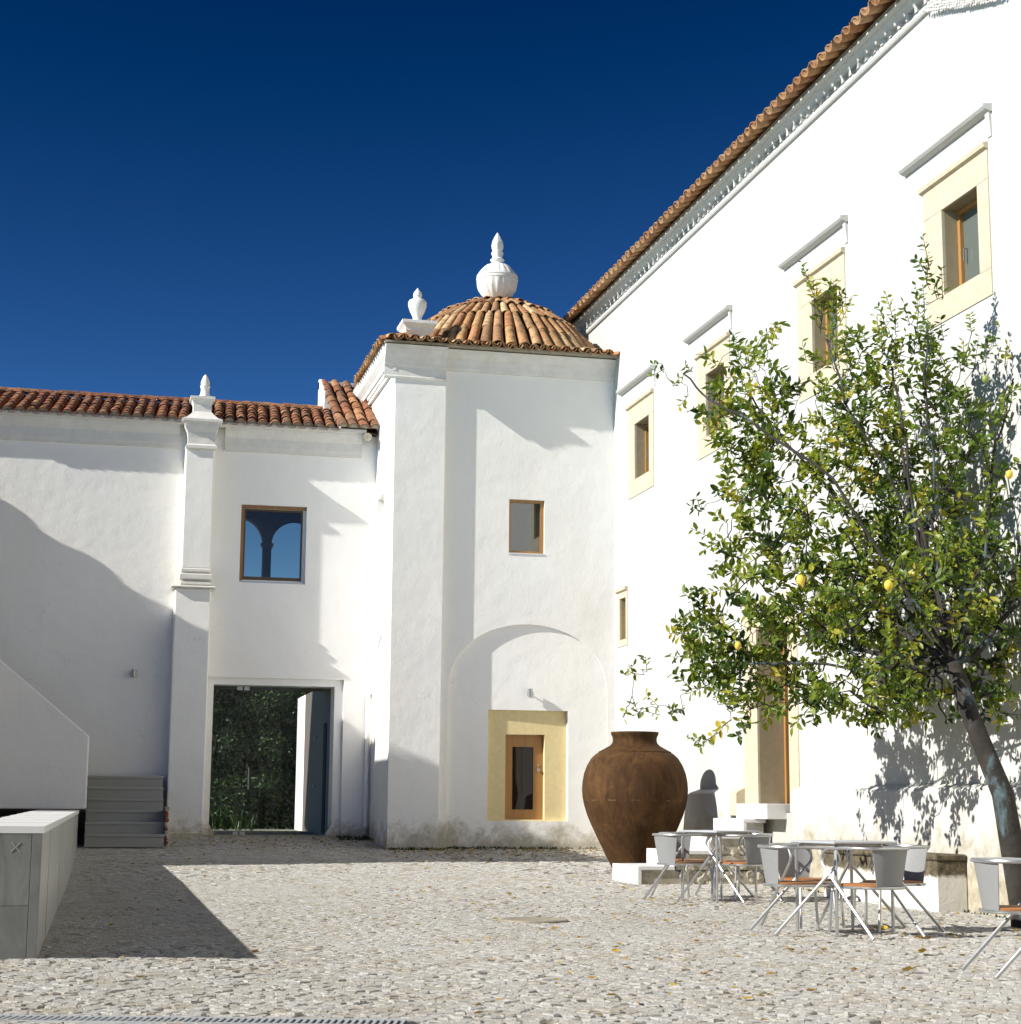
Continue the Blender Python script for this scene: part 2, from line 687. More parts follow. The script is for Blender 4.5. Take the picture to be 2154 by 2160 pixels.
def stone_geo(poly, amp):
    cx = sum(p[0] for p in poly) / 6
    cy = sum(p[1] for p in poly) / 6
    ds_ = dusty(cx, cy)
    amp = amp * (1 - 0.7 * ds_)
    kk = 1 - 0.65 * ds_
    base = gz(cx, cy)
    lift = random.gauss(0, amp * 0.5)
    tx, ty = random.gauss(0, 0.022) * kk, random.gauss(0, 0.026) * kk
    v = []
    for fr, dz in ((1.0, -0.03), (0.985, -0.003), (0.80, 0.003)):
        for x, y in poly:
            q = fr
            xx, yy = cx + (x - cx) * q, cy + (y - cy) * q
            v.append((xx, yy, base + lift + dz - 0.0045 * ds_ + (xx - cx) * tx + (yy - cy) * ty + random.uniform(-.0038, .0038) * kk))
    f = []
    for r in range(2):
        for k in range(6):
            k2 = (k + 1) % 6
            f.append((r * 6 + k, r * 6 + k2, r * 6 + 6 + k2, r * 6 + 6 + k))
    f.append((12, 13, 14, 15, 16, 17))
    return v, f


for y0, y1, s in bands:
    x0 = max(-0.10 * y0 - 0.5, -2.2)
    x1 = min(0.57 * y1 + 0.3, 8.5)
    amp = 0.008
    for poly in hexnet(x0, x1, y0, y1, s):
        cx = sum(p[0] for p in poly) / 6
        cy = sum(p[1] for p in poly) / 6
        if cx > 0.57 * cy + 0.3 or cx < -0.09 * cy - 0.25 or cy > 30.9:
            continue
        if cx < DG1.x + 0.06 and abs((Vector((cx, cy, 0)) - DG0).dot(DGN)) < 0.128:
            continue
        if random.random() < 0.015 + 0.03 * (1 - dusty(cx, cy)) + 0.10 * max(0.0, mnoise.noise(Vector((cx * 0.9, cy * 0.9, 5)))):
            continue
        tn = random.random()
        if cy < 9.2 and cx > -0.6 and len(near_stones) < 290 and cy > 8.1 and cx < 3.6:
            near_stones.append((poly, amp, tn))
            continue
        v, f = stone_geo(poly, amp)
        o = len(V)
        V += v
        Fc += [tuple(i + o for i in q) for q in f]
        TN += [tn] * len(f)


def tone_mesh(name, V, Fc, TN, mat, smooth=False):
    me = bpy.data.meshes.new(name)
    me.from_pydata(V, [], Fc)
    me.materials.append(mat)
    me.polygons.foreach_set('use_smooth', [smooth] * len(Fc))
    a = me.attributes.new('tone', 'FLOAT', 'FACE')
    a.data.foreach_set('value', np.array(TN, dtype=np.float32))
    me.update()
    return me


cob = bpy.data.objects.new('cobblestones', tone_mesh('cobblestones', V, Fc, TN, M['cobble']))
COL.objects.link(cob)
cob.parent = ground
cob['kind'] = 'stuff'
for poly, amp, tn in near_stones:
    v, f = stone_geo(poly, amp)
    c = v[12]
    me = tone_mesh('stone', [(a - c[0], b - c[1], z - c[2]) for a, b, z in v], f, [tn] * len(f), M['cobble'])
    ob = inst('stone', me, ground, loc=c)


# ------------------------------------------------------------------ roof tile shapes
def tile_mesh(name, L, r0, r1, mat, th=0.014, seg=7, cap=False, up=1, sag=0.0):
    """half-round tapered tile along +y, arch towards +z*up"""
    b = MB()
    vs = []
    for y, r in ((0, r0), (L, r1)):
        for rr in (r, r - th):
            for k in range(seg + 1):
                a = math.pi * k / seg
                vs.append((rr * math.cos(a), y, up * rr * math.sin(a) * 0.9))
    n = seg + 1
    fs = []
    for k in range(seg):
        fs.append((k, k + 1, 2 * n + k + 1, 2 * n + k))              # outer
        fs.append((n + k + 1, n + k, 3 * n + k, 3 * n + k + 1))      # inner
        fs.append((k + 1, k, n + k, n + k + 1))                      # lower rim
        fs.append((2 * n + k, 2 * n + k + 1, 3 * n + k + 1, 3 * n + k))
    b.add(vs, fs)
    if cap:
        b.cur = 1
        vs = [(0, 0.03, 0)] + [((r0 - th) * math.cos(math.pi * k / seg), 0.03, up * (r0 - th) * math.sin(math.pi * k / seg) * 0.9) for k in range(n)]
        b.add(vs, [(0, k + 1, k + 2) for k in range(seg)])
    return b.mesh(name, [mat, M['mortar']], True)


def jit(m, a=0.02):
    return m @ Matrix.Rotation(random.gauss(0, a), 4, 'Z') @ Matrix.Rotation(random.gauss(0, a * 0.6), 4, 'X') @ Matrix.Translation((random.gauss(0, 0.004), random.gauss(0, 0.008), random.gauss(0, 0.003)))


def slope_frame(o, d, side):
    """tile frame: y along d (up slope), x along side"""
    y = Vector(d).normalized()
    x = Vector(side)
    x = (x - y * x.dot(y)).normalized()
    z = x.cross(y)
    if z.z < 0:
        x = -x
        z = x.cross(y)
    return frame(x, y, z, Vector(o))


# ================================================================== LOW WING (left facade)
YL = 30.75
wing = thing('courtyard_wing', 'low white courtyard wing with red tiled roof, arched-view window and tall glass entrance', 'building', (1.5, YL, 0))
X0, X1, ZE = -8.0, 4.68, 7.5
win = [(2.312, 4.80), (3.455, 4.80), (3.455, 6.175), (2.312, 6.175)]
ent = [(1.836, 0.2), (4.183, 0.2), (4.183, 3.149), (1.836, 3.149)]
mb = MB()
mb.panel((0, YL, 0), (1, 0, 0), (0, 0, 1), (0, -1, 0), [(X0, -0.2), (X1, -0.2), (X1, ZE), (X0, ZE)], [win, ent], [0.10, 0.07])
# second step of the entrance surround, then the reveal of the opening
ent2 = [(1.945, 0.2), (4.032, 0.2), (4.032, 3.03), (1.945, 3.03)]
mb.panel((0, YL + 0.07, 0), (1, 0, 0), (0, 0, 1), (0, -1, 0), ent, [ent2], [0.50])
w2 = [(2.37, 4.86), (3.40, 4.86), (3.40, 6.12), (2.37, 6.12)]
mb.panel((0, YL + 0.10, 0), (1, 0, 0), (0, 0, 1), (0, -1, 0), win, [w2], [0.25])
mb.build('wall', M['plaster'], wing)
# body behind: ceiling slab over the passage, floor of upper room, back wall with twin arches
mb = MB()
mb.box((X0, YL + 0.6, 3.12), (1.9, YL + 0.75, 7.4))
mb.box((X0, 32.35, 0), (1.9, 32.6, 3.3))
mb.box((X0, YL + 0.35, 0), (X0 + 0.3, 32.6, 7.6))
mb.box((4.05, 31.4, 3.3), (4.6, 32.5, 7.6))
mb.build('inner_wall', M['plaster_clean'], wing)
mb = MB()
mb.box((1.5, YL + 0.58, 3.05), (4.04, 32.55, 3.3))
mb.box((1.5, YL + 0.36, 4.35), (4.04, 32.3, 4.6))
mb.box((1.6, YL + 0.36, 4.6), (1.75, 32.3, 7.6))
mb.build('floor_slab', M['dark_stone'], wing)


def arch_hole(xc, hw, z0, zs, rise, n=14):
    pts = [(xc - hw, z0), (xc + hw, z0), (xc + hw, zs)]
    for k in range(1, n):
        a = math.pi * k / n
        pts.append((xc + hw * math.cos(a), zs + rise * math.sin(a)))
    pts.append((xc - hw, zs))
    return pts


mb = MB()
a1, a2 = arch_hole(2.42, 0.43, 4.62, 5.70, 0.50), arch_hole(3.44, 0.44, 4.62, 5.70, 0.47)
for yy, nn in ((32.34, -1), (32.56, 1)):
    mb.panel((0, yy, 0), (1, 0, 0), (0, 0, 1), (0, nn, 0), [(1.5, 4.5), (4.05, 4.5), (4.05, 8.3), (1.5, 8.3)], [a1, a2], [0.22, 0.0])
mb.build('twin_arch_screen', M['dark_stone'], wing)
mb = MB()
mb.lathe([(0.10, 0), (0.10, 0.06), (0.075, 0.10), (0.07, 0.6), (0.066, 0.98), (0.085, 1.0), (0.07, 1.02), (0.11, 1.08), (0.12, 1.10), (0.12, 1.14)], (2.925, 32.40, 4.6), 14)
mb.build('arch_column', M['dark_stone'], wing, True)
# window frame and pane
mb = MB()
for a, b in (((2.37, 4.86), (2.40, 6.12)), ((3.37, 4.86), (3.40, 6.12)), ((2.40, 4.86), (3.37, 4.92)), ((2.40, 6.09), (3.37, 6.12))):
    mb.box((a[0], YL + 0.105, a[1]), (b[0], YL + 0.16, b[1]))
wf = mb.build('window', M['frame_bronze'], wing)
mb = MB()
mb.box((2.312, YL + 0.03, 4.80), (3.455, YL + 0.098, 4.835))
mb.build('sill', M['iron'], wf)
mb = MB()
mb.box((2.398, YL + 0.125, 4.915), (3.372, YL + 0.135, 6.095))
mb.build('pane', M['glass_window'], wf)
# wooden lining round the window opening
mb = MB()
for a, b in (((2.314, 4.84), (2.366, 6.17)), ((2.366, 6.124), (3.452, 6.17))):
    mb.box((a[0], YL + 0.035, a[1]), (b[0], YL + 0.097, b[1]))
mb.build('lining', M['wood_brown'], wf)
# glass entrance
gl = MB()
yg = YL + 0.30
gz0 = 0.47
gl.box((1.95, yg, gz0), (2.44, yg + 0.012, 3.028))
e1 = gl.build('glass_panel', M['glass_clear'], wing)
gl = MB()
gl.box((2.448, yg, gz0), (3.46, yg + 0.012, 3.028))
e2 = gl.build('glass_door', M['glass_clear'], wing)
mb = MB()
mb.tube([(2.60, yg - 0.05, 1.25), (2.60, yg - 0.05, 1.62)], 0.012, 8)
mb.box((2.59, yg - 0.05, 1.30), (2.61, yg, 1.32))
mb.box((2.59, yg - 0.05, 1.55), (2.61, yg, 1.57))
mb.build('handle', M['steel'], e2)
for xx, nm in ((2.41, e1), (2.53, e2)):
    for zz in (gz0 + 0.02, 2.98):
        mb = MB()
        mb.box((xx - 0.045, yg - 0.012, zz - 0.03), (xx + 0.045, yg - 0.001, zz + 0.04))
        mb.build('clamp', M['steel'], nm)
for xa in (1.836, 4.032):
    mb = MB()
    s_ = 1 if xa < 3 else -1
    x_in = 1.945 if s_ > 0 else 4.032
    prof = [(x_in, 0.40), (x_in + s_ * 0.09, 0.40), (x_in + s_ * 0.09, 0.52), (x_in + s_ * 0.03, 0.60), (x_in, 0.66)]
    mb.prism(prof, YL + 0.072, YL + 0.20, 1)
    mb.build('jamb_foot', M['plaster'], wing)
mb = MB()
mb.box((1.84, YL + 0.05, 0.40), (4.18, YL + 0.62, 0.478))
mb.build('threshold', M['mortar'], wing)
# right-hand passage wall, running on behind the wing into the garden
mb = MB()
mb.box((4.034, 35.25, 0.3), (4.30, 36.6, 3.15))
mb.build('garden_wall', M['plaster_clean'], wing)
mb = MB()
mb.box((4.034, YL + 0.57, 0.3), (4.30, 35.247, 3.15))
pw = mb.build('passage_wall', mat_simple('passage_shade_grey', (0.12, 0.108, 0.095), 0.6, 0, 0.05, 3), wing)  # passage shade is put into this colour; the sunlit end stays white
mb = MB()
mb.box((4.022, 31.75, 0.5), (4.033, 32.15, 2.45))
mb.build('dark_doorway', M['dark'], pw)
for zz in (1.3, 2.2):
    mb = MB()
    mb.box((3.99, 33.2, zz), (4.033, 33.28, zz + 0.07))
    mb.build('bracket', M['iron'], pw)
# cornice band
mb = MB()
prof = [(YL - 0.003, 7.10), (YL - 0.045, 7.11), (YL - 0.05, 7.16), (YL - 0.06, 7.19), (YL - 0.07, 7.34), (YL - 0.09, 7.37), (YL - 0.15, 7.45), (YL - 0.16, 7.50), (YL - 0.003, 7.50)]
mb.prism(prof, X0, 1.20, 0)
mb.prism(prof, 1.98, 4.40, 0)
mb.build('cornice', M['plaster_worn'], wing)
# pilaster: shaft, collars, capital, pedestal
mb = MB()
yp = 30.36
mb.box((1.21, yp, 0.5), (1.815, YL - 0.004, 4.62))
mb.box((1.30, yp + 0.015, 4.97), (1.79, YL - 0.005, 7.04))
mb.box((1.20, yp - 0.05, 0.30), (1.80, yp + 0.10, 0.53))
pil = soften(mb.build('pilaster', M['plaster'], wing), 0.02)
for nm, (z0, z1, e) in {'collar': (4.62, 4.66, 0.075), 'collar.a': (4.68, 4.74, 0.02), 'collar.b': (4.77, 4.87, 0.035), 'collar.c': (4.90, 4.965, 0.012)}.items():
    mb = MB()
    mb.bbox((1.30 - e if z0 > 4.67 else 1.21 - e, yp - e, z0), (1.79 + e if z0 > 4.67 else 1.815 + e, YL - 0.006, z1), 0.015)
    mb.build('collar', M['plaster_worn'], pil)
mb = MB()
mb.box((1.305, yp + 0.03, 4.65), (1.785, YL - 0.007, 4.98))
mb.build('collar_core', M['plaster_worn'], pil)
mb = MB()
prev = None
prof = [(0.0, 7.02), (0.035, 7.05), (0.035, 7.10), (0.0, 7.13), (0.0, 7.24), (0.015, 7.34), (0.06, 7.43), (0.065, 7.50), (0.115, 7.515), (0.115, 7.555), (0.04, 7.59), (-0.03, 7.66), (-0.075, 7.72), (-0.075, 7.86), (-0.05, 7.92), (-0.02, 7.94), (-0.02, 7.985)]
rings = []
xa, xb, ya, yb = 1.33, 1.79, yp + 0.0, yp + 0.46
for e, z in prof:
    rings.append([(xa - e, ya - e, z), (xb + e, ya - e, z), (xb + e, yb + e, z), (xa - e, yb + e, z)])
vs = [q for r in rings for q in r]
fs = [(i * 4 + k, i * 4 + (k + 1) % 4, i * 4 + 4 + (k + 1) % 4, i * 4 + 4 + k) for i in range(len(rings) - 1) for k in range(4)]
fs += [(3, 2, 1, 0), tuple(len(vs) - 4 + k for k in range(4))]
mb.add(vs, fs)
mb.build('capital', M['plaster_worn'], pil)
mb = MB()
mb.lathe([(0.105, 0), (0.10, 0.03), (0.075, 0.10), (0.072, 0.17), (0.085, 0.20), (0.088, 0.22), (0.075, 0.24), (0.078, 0.28), (0.062, 0.34), (0.035, 0.40), (0.008, 0.43)], (1.60, yp + 0.22, 7.985), 16)
mb.build('finial', M['plaster_worn'], pil, True)

# --- wing roof
roof = MB()
YE, ZR0, YR, ZR = 30.49, 7.53, 32.50, 8.30
roof.add([(X0, YE + 0.10, ZR0 + 0.0), (4.7, YE + 0.10, ZR0 + 0.0), (4.7, YR, ZR - 0.03), (X0, YR, ZR - 0.03), (X0, YE + 0.10, ZR0 - 0.02), (4.7, YE + 0.10, ZR0 - 0.02), (4.7, 32.62, 7.9), (X0, 32.62, 7.9)],
         [(0, 1, 2, 3), (4, 7, 6, 5), (0, 4, 5, 1), (3, 2, 6, 7), (1, 5, 6, 2), (0, 3, 7, 4)])
roof_o = roof.build('roof', M['trough'], wing)
sl = Vector((0.14, YR - YE, ZR - ZR0))
Ls = sl.length
nrow = 7
tm = [tile_mesh('roof_tile', Ls / nrow * 1.16, 0.088, 0.070, M['tile']) for _ in range(2)]
tmc = tile_mesh('roof_tile', Ls / nrow * 1.16, 0.092, 0.072, M['tile'], cap=True)
valley = MB()
x = -2.1
cnt = 0
while x < 3.95:
    xo = x + random.gauss(0, 0.008)
    for r in range(nrow):
        o = Vector((xo, YE, ZR0 + 0.035)) + sl * (r / nrow)
        m = slope_frame(o, sl + Vector((0, 0, -0.03)), (1, 0, 0))
        inst('roof_tile', tmc if r == 0 else tm[r % 2], roof_o, jit(m, 0.025))
    # channel tiles between, one joined trough per column
    for r in range(nrow):
        o = Vector((xo + 0.098, YE - 0.03, ZR0 + 0.055)) + sl * (r / nrow)
        m = slope_frame(o, sl + Vector((0, 0, -0.02)), (1, 0, 0))
        L = Ls / nrow * 1.14
        pts = []
        for yy, rr in ((0, 0.080), (L, 0.094)):
            for k in range(6):
                a = math.pi * k / 5
                pts.append(m @ Vector((rr * math.cos(a), yy, -0.8 * rr * math.sin(a))))
        valley.add(pts, [(k, k + 1, 7 + k, 6 + k) for k in range(5)])
    x += 0.197
vo = valley.build('channel_tiles', M['tile'], roof_o)
vo['kind'] = 'stuff'
rm = tile_mesh('ridge_tile', 0.42, 0.10, 0.085, M['tile'])
x = -2.4
while x < 3.95:
    m = frame(Vector((0, -1, 0)), Vector((1, 0, 0)), Vector((0, 0, 1)), Vector((x, YR - 0.01, ZR + 0.035)))
    inst('ridge_tile', rm, roof_o, jit(m, 0.02))
    x += 0.37
# mortar under the eave
mb = MB()
mb.prism([(YL - 0.165, 7.502), (YE + 0.035, 7.515), (YE + 0.03, 7.575), (YL, 7.66), (YL, 7.502)], X0, 4.45, 0)
mb.build('eave_mortar', M['plaster_worn'], roof_o)
# second, steeper roof next to the tower, with its white gable end
r2 = MB()
p0, p1 = Vector((3.95, 30.78, 7.67)), Vector((4.67, 30.78, 7.67))
q0, q1 = Vector((4.02, 33.1, 8.96)), Vector((5.6, 33.1, 8.96))
r2.add([p0, p1, q1, q0, p0 - Vector((0, 0, .03)), p1 - Vector((0, 0, .03)), q1 - Vector((0, 0, .03)), q0 - Vector((0, 0, .03))], [(0, 1, 2, 3), (4, 7, 6, 5), (0, 4, 5, 1), (1, 5, 6, 2), (2, 6, 7, 3), (3, 7, 4, 0)])
r2o = r2.build('corner_roof', M['trough'], wing)
nrow2 = 8
for c in range(6):
    xb_ = 4.02 + 0.195 * c
    xt_ = xb_ - 0.04 + 0.02 * c
    d = Vector((xt_ - xb_, 33.1 - 30.42, 8.98 - 7.54))
    for r in range(nrow2):
        if c > 3 and r < 1:
            continue
        o = Vector((xb_, 30.42, 7.57)) + d * (r / nrow2)
        inst('roof_tile', tmc if r == 0 else tm[r % 2], r2o, jit(slope_frame(o, d, (1, 0, 0)) @ Matrix.Scale(1.12, 4), 0.03))
mb = MB()
mb.add([(3.90, 32.3, 8.3), (3.90, 33.3, 8.3), (3.90, 33.3, 9.1), (3.90, 33.12, 9.08), (3.90, 32.3, 8.63),
        (4.01, 32.3, 8.3), (4.01, 33.3, 8.3), (4.01, 33.3, 9.1), (4.01, 33.12, 9.08), (4.01, 32.3, 8.63)],
       [(0, 1, 2, 3, 4), (9, 8, 7, 6, 5), (0, 4, 9, 5), (4, 3, 8, 9), (3, 2, 7, 8), (1, 6, 7, 2), (0, 5, 6, 1)])
mb.box((3.90, 33.15, 8.9), (6.0, 33.3, 9.05))
mb.build('gable_wall', M['plaster_clean'], wing)
# rain spout at the corner of the eave, and the downpipe in the angle
mb = MB()
mb.tube([(4.44, 30.30, 7.40), (4.50, 30.62, 7.46)], 0.075, 10)
mb.build('rain_spout', M['mortar'], wing, True)
mb = MB()
mb.tube([(4.60, 30.68, 0.5), (4.60, 30.68, 2.85), (4.61, 30.72, 2.95)], 0.035, 10)
mb.build('downpipe', M['plaster'], wing, True)
# side range of the same wing, turning the left corner of the court: walls and tiled eave
mb = MB()
mb.box((-8.0, 24.6, -0.2), (-4.4, YL, 7.3))
mb.build('side_wall', M['plaster'], wing)
mb = MB()
mb.box((-13.4, -14.4, -0.2), (-13.0, 24.6, 5.6))
mb.box((-13.0, -14.4, -0.2), (8.5, -14.0, 6.2))
mb.build('unseen_court_wall', M['plaster'], wing)  # unseen enclosing walls, added to cut the low sky glow and reflections
XE = -4.05
ee = MB()
for y0, y1, h in ((24.15, 27.0, 7.45), (27.0, 28.55, 6.95), (28.55, 30.4, 7.45)):
    ee.add([(XE, y0, h - 0.06), (XE, y1, h - 0.06), (-6.2, y1, h + 0.75), (-6.2, y0, h + 0.75 if y0 > 25 else h + 0.05), (XE, y0, h - 0.16), (XE, y1, h - 0.16), (-6.2, y1, h - 0.3), (-6.2, y0, h - 0.3)],
           [(0, 1, 2, 3), (4, 7, 6, 5), (0, 4, 5, 1), (1, 5, 6, 2), (2, 6, 7, 3), (3, 7, 4, 0)])
    y = y0 + 0.1
    while y < y1:
        m = slope_frame((XE - 0.0, y, h - 0.06), (-1, 0, 0.38), (0, 1, 0))
        pts = []
        for yy in (0, 0.9):
            for k in range(7):
                a = math.pi * k / 6
                pts.append(m @ Vector((0.085 * math.cos(a), yy, 0.10 * math.sin(a))))
        ee.add(pts, [(k, k + 1, 8 + k, 7 + k) for k in range(6)] + [tuple(range(7))])
        y += 0.27
ee.add([(-4.05, 24.15, 7.29), (-4.05, 24.15, 7.40), (-8, 24.15, 7.40), (-8, 24.15, 7.29), (-4.05, 24.7, 7.29), (-4.05, 24.7, 7.45), (-8, 24.7, 7.6), (-8, 24.7, 7.29)],
       [(0, 1, 2, 3), (0, 4, 5, 1), (1, 5, 6, 2), (3, 7, 4, 0), (4, 7, 6, 5)])
ee.build('side_roof', M['tile_eave'], wing)

# ================================================================== TOWER
YT = 28.8
XT = 4.677
RC, NC = 0.108, 0.086
tower = thing('domed_tower', 'white corner tower under a domed tile roof with a big round urn on top', 'building', (6.6, YT, 0))
XRW = 8.55
ZT = 8.42
YRc, YN = YT + RC, YT + RC + NC
niche = [(5.67, 0.0), (8.42, 0.0), (8.42, 2.9)]
for k in range(1, 24):
    a = math.pi * k / 24
    niche.append((7.045 + 1.375 * math.cos(a), 2.9 + 1.13 * math.sin(a) ** 0.9))
niche.append((5.67, 2.9))
twin = [(6.69, 5.215), (7.31, 5.215), (7.31, 6.165), (6.69, 6.165)]
mb = MB()
# corner pier front, its return, recessed front with window and niche
mb.panel((0, YT, 0), (1, 0, 0), (0, 0, 1), (0, -1, 0), [(XT, 0.0), (5.515, 0.0), (5.545, ZT), (XT, ZT)])
mb.add([(5.515, YT, 0), (5.515, YRc, 0), (5.545, YRc, ZT), (5.545, YT, ZT)], [(0, 1, 2, 3)])
mb.panel((0, YRc, 0), (1, 0, 0), (0, 0, 1), (0, -1, 0), [(5.515, 0.0), (5.67, 0.0)] + [niche[-1]] + niche[-2:2:-1] + [niche[2], (8.42, 0.0), (XRW, 0.0), (XRW, ZT), (5.545, ZT)], [twin], [0.10])
m_ = len(niche)
SL = (NC - 0.006) / 2.75
vs = [(a, YRc, b) for a, b in niche] + [(a, YN - SL * (a - 5.67), b) for a, b in niche]
mb.add(vs, [(i, i + 1, m_ + i + 1, m_ + i) for i in range(1, m_ - 1)] + [(m_ - 1, 0, m_, 2 * m_ - 1)])
dfr = [(6.37, 0.758), (7.742, 0.758), (7.742, 2.589), (6.37, 2.589)]
mb.panel((0, YN + 5.67 * SL, 0), (1, -SL, 0), (0, 0, 1), (0, -1, 0), niche, [dfr], [0.14])
# left side, with a slit window
slit = [(29.80, 5.02), (30.58, 5.02), (30.58, 6.33), (29.80, 6.33)]
mb.panel((XT, 0, 0), (0, 1, 0), (0, 0, 1), (-1, 0, 0), [(YT, 0.0), (33.0, 0.0), (33.0, ZT), (YT, ZT)], [slit], [0.22])
mb.add([(XT + 0.22, 29.8, 5.02), (XT + 0.22, 30.58, 5.02), (XT + 0.22, 30.58, 6.33), (XT + 0.22, 29.8, 6.33)], [(0, 1, 2, 3)])
mb.add([(XT, 33.0, 7.6), (XRW, 33.0, 7.6), (XRW, 33.0, ZT), (XT, 33.0, ZT)], [(0, 1, 2, 3)])
mb.build('wall', M['plaster_tower'], tower)
# blind arch moulding on the left side
mb = MB()
pts = []
for k in range(15):
    a = math.pi * k / 28
    pts.append((XT - 0.004, 30.45 - 0.75 * (1 - math.cos(a)) + 0.0, 2.5 + 1.35 * math.sin(a)))
pts = [(XT - 0.004, 30.45, 1.0), (XT - 0.004, 30.45, 2.0)] + pts
mb.tube(pts, 0.022, 6)
mb.build('arch_moulding', M['plaster_tower'], tower, True)
# cornices
mb = MB()


def sweep_front(prof, x0, x1, y0):
    mb.prism([(y0 - e, z) for e, z in prof], x0, x1, 0)


cprof = [(-0.01, 8.33), (0.03, 8.33), (0.035, 8.36), (0.045, 8.375), (0.055, 8.45), (0.085, 8.54), (0.15, 8.63), (0.175, 8.68), (-0.01, 8.70)]
sweep_front(cprof, 5.53, XRW - 0.002, YRc)
cprof2 = [(-0.005, 8.12), (0.025, 8.12), (0.03, 8.16), (0.012, 8.175), (0.012, 8.33), (0.035, 8.35), (0.045, 8.40), (0.08, 8.48), (0.15, 8.60), (0.175, 8.68), (-0.005, 8.70)]
sweep_front(cprof2, XT - 0.20, 5.545, YT)
# left side cornice
sprof = [(-0.005, 8.26), (0.05, 8.265), (0.055, 8.31), (0.02, 8.315), (0.02, 8.40), (0.10, 8.405), (0.12, 8.46), (0.19, 8.55), (0.22, 8.66), (0.23, 8.69), (-0.005, 8.70)]
mb.prism([(XT - e, z) for e, z in sprof], YT - 0.02, 32.9, 1)
corn = mb.build('cornice', M['plaster_worn'], tower)
db = MB()
db.box((-0.06, -0.035, -0.075), (0.005, 0.035, 0.0))
dmesh = db.mesh('dentil', M['plaster_clean'])
y = YT + 0.12
while y < 31.6:
    inst('dentil', dmesh, corn, Matrix.Translation((XT - 0.02, y, 8.40)))
    y += 0.15
# roof deck and eave tiles
mb = MB()
mb.add([(XT - 0.22, YT - 0.20, 8.70), (XRW, YT - 0.20, 8.70), (XRW, 33.0, 8.70), (XT - 0.22, 33.0, 8.70), (XT - 0.22, YT - 0.2, 8.735), (XRW, YT - 0.2, 8.735), (XRW, 33.0, 8.735), (XT - 0.22, 33.0, 8.735)],
       [(0, 3, 2, 1), (4, 5, 6, 7), (0, 1, 5, 4), (1, 2, 6, 5), (2, 3, 7, 6), (3, 0, 4, 7)])
deck = mb.build('roof_deck', M['mortar'], tower)
em = tile_mesh('eave_tile', 0.5, 0.085, 0.075, M['tile_dome'])
ec = tile_mesh('eave_tile', 0.5, 0.085, 0.085, M['tile_dome'], up=-1)
x = XT - 0.12
while x < XRW - 0.05:
    yo = YT - 0.38 + (RC if x > 5.5 else 0)
    inst('eave_tile', em, deck, jit(slope_frame((x, yo, 8.735), (0, 1, 0.22), (1, 0, 0)), 0.03))
    if x < XRW - 0.15:
        inst('eave_tile', ec, deck, jit(slope_frame((x + 0.095, yo - 0.03, 8.78), (0, 1, 0.20), (1, 0, 0)), 0.03))
    x += 0.19
y = YT - 0.1
while y < 31.6:
    inst('eave_tile', em, deck, jit(slope_frame((XT - 0.30, y, 8.735), (1, 0, 0.22), (0, 1, 0)), 0.03))
    inst('eave_tile', ec, deck, jit(slope_frame((XT - 0.32, y + 0.095, 8.77), (1, 0, 0.20), (0, 1, 0)), 0.03))
    y += 0.19
# dome
US = 1.09
DC = Vector((6.82, 30.6, 0))
dprof = [(2.02, 8.77), (1.76, 9.13), (1.44, 9.48), (1.06, 9.76), (0.62, 9.97), (0.20, 10.09)]
mb = MB()
mb.lathe([(r - 0.02 if r > 0.3 else r, z - 0.05) for r, z in dprof], DC, 52)
dome = mb.build('dome', M['trough'], tower, True)
for i in range(5):
    (r0, z0), (r1, z1) = dprof[i], dprof[i + 1]
    n = 56 if i < 2 else (48 if i == 2 else (32 if i == 3 else 18))
    L = math.hypot(r0 - r1, z1 - z0)
    w0 = 2 * math.pi * r0 / n * 0.43
    w1 = max(2 * math.pi * r1 / n * 0.40, 0.05)
    if i == 4:
        w1 = 0.05
    me = tile_mesh('roof_tile', L * 1.10, w0, w1, M['tile_dome'])
    for k in range(n):
        a = 2 * math.pi * (k + 0.5 * (i % 2) * 0) / n + 0.02
        rad = Vector((math.cos(a), math.sin(a), 0))
        o = DC + rad * r0 + Vector((0, 0, z0 + 0.012))
        if o.x > XRW + 0.05 or rad.y > 0.55:
            continue
        d = DC + rad * r1 + Vector((0, 0, z1 + 0.0)) - o
        inst('roof_tile', me, dome, jit(slope_frame(o, d, Vector((-rad.y, rad.x, 0))), 0.025))


def fl(z):
    z = z / US
    if 0.13 < z < 0.42:
        return (0.06, 18)
    if 0.55 < z < 0.70:
        return (0.07, 18)
    return (0, 0)


urn = thing('round_urn', 'large white round fluted urn finial crowning the tile dome', 'urn', (DC.x, DC.y, 10.05))
mb = MB()
up = [(0.17, 0), (0.20, 0.02), (0.16, 0.06), (0.155, 0.08), (0.20, 0.12), (0.27, 0.19), (0.325, 0.28), (0.345, 0.36), (0.345, 0.42)]
mb.lathe([(r * US, z * US) for r, z in up], (DC.x, DC.y, 10.05), 72, fl)
mb.build('bowl', M['plaster_worn'], urn, True)
mb = MB()
mb.lathe([(r * US, z * US) for r, z in [(0.335, 0.415), (0.352, 0.43), (0.352, 0.455), (0.335, 0.47), (0.352, 0.485), (0.345, 0.51), (0.31, 0.565), (0.26, 0.63), (0.20, 0.69), (0.13, 0.715), (0.11, 0.72)]], (DC.x, DC.y, 10.05), 72, fl)
mb.build('lid', M['plaster_worn'], urn, True)
mb = MB()
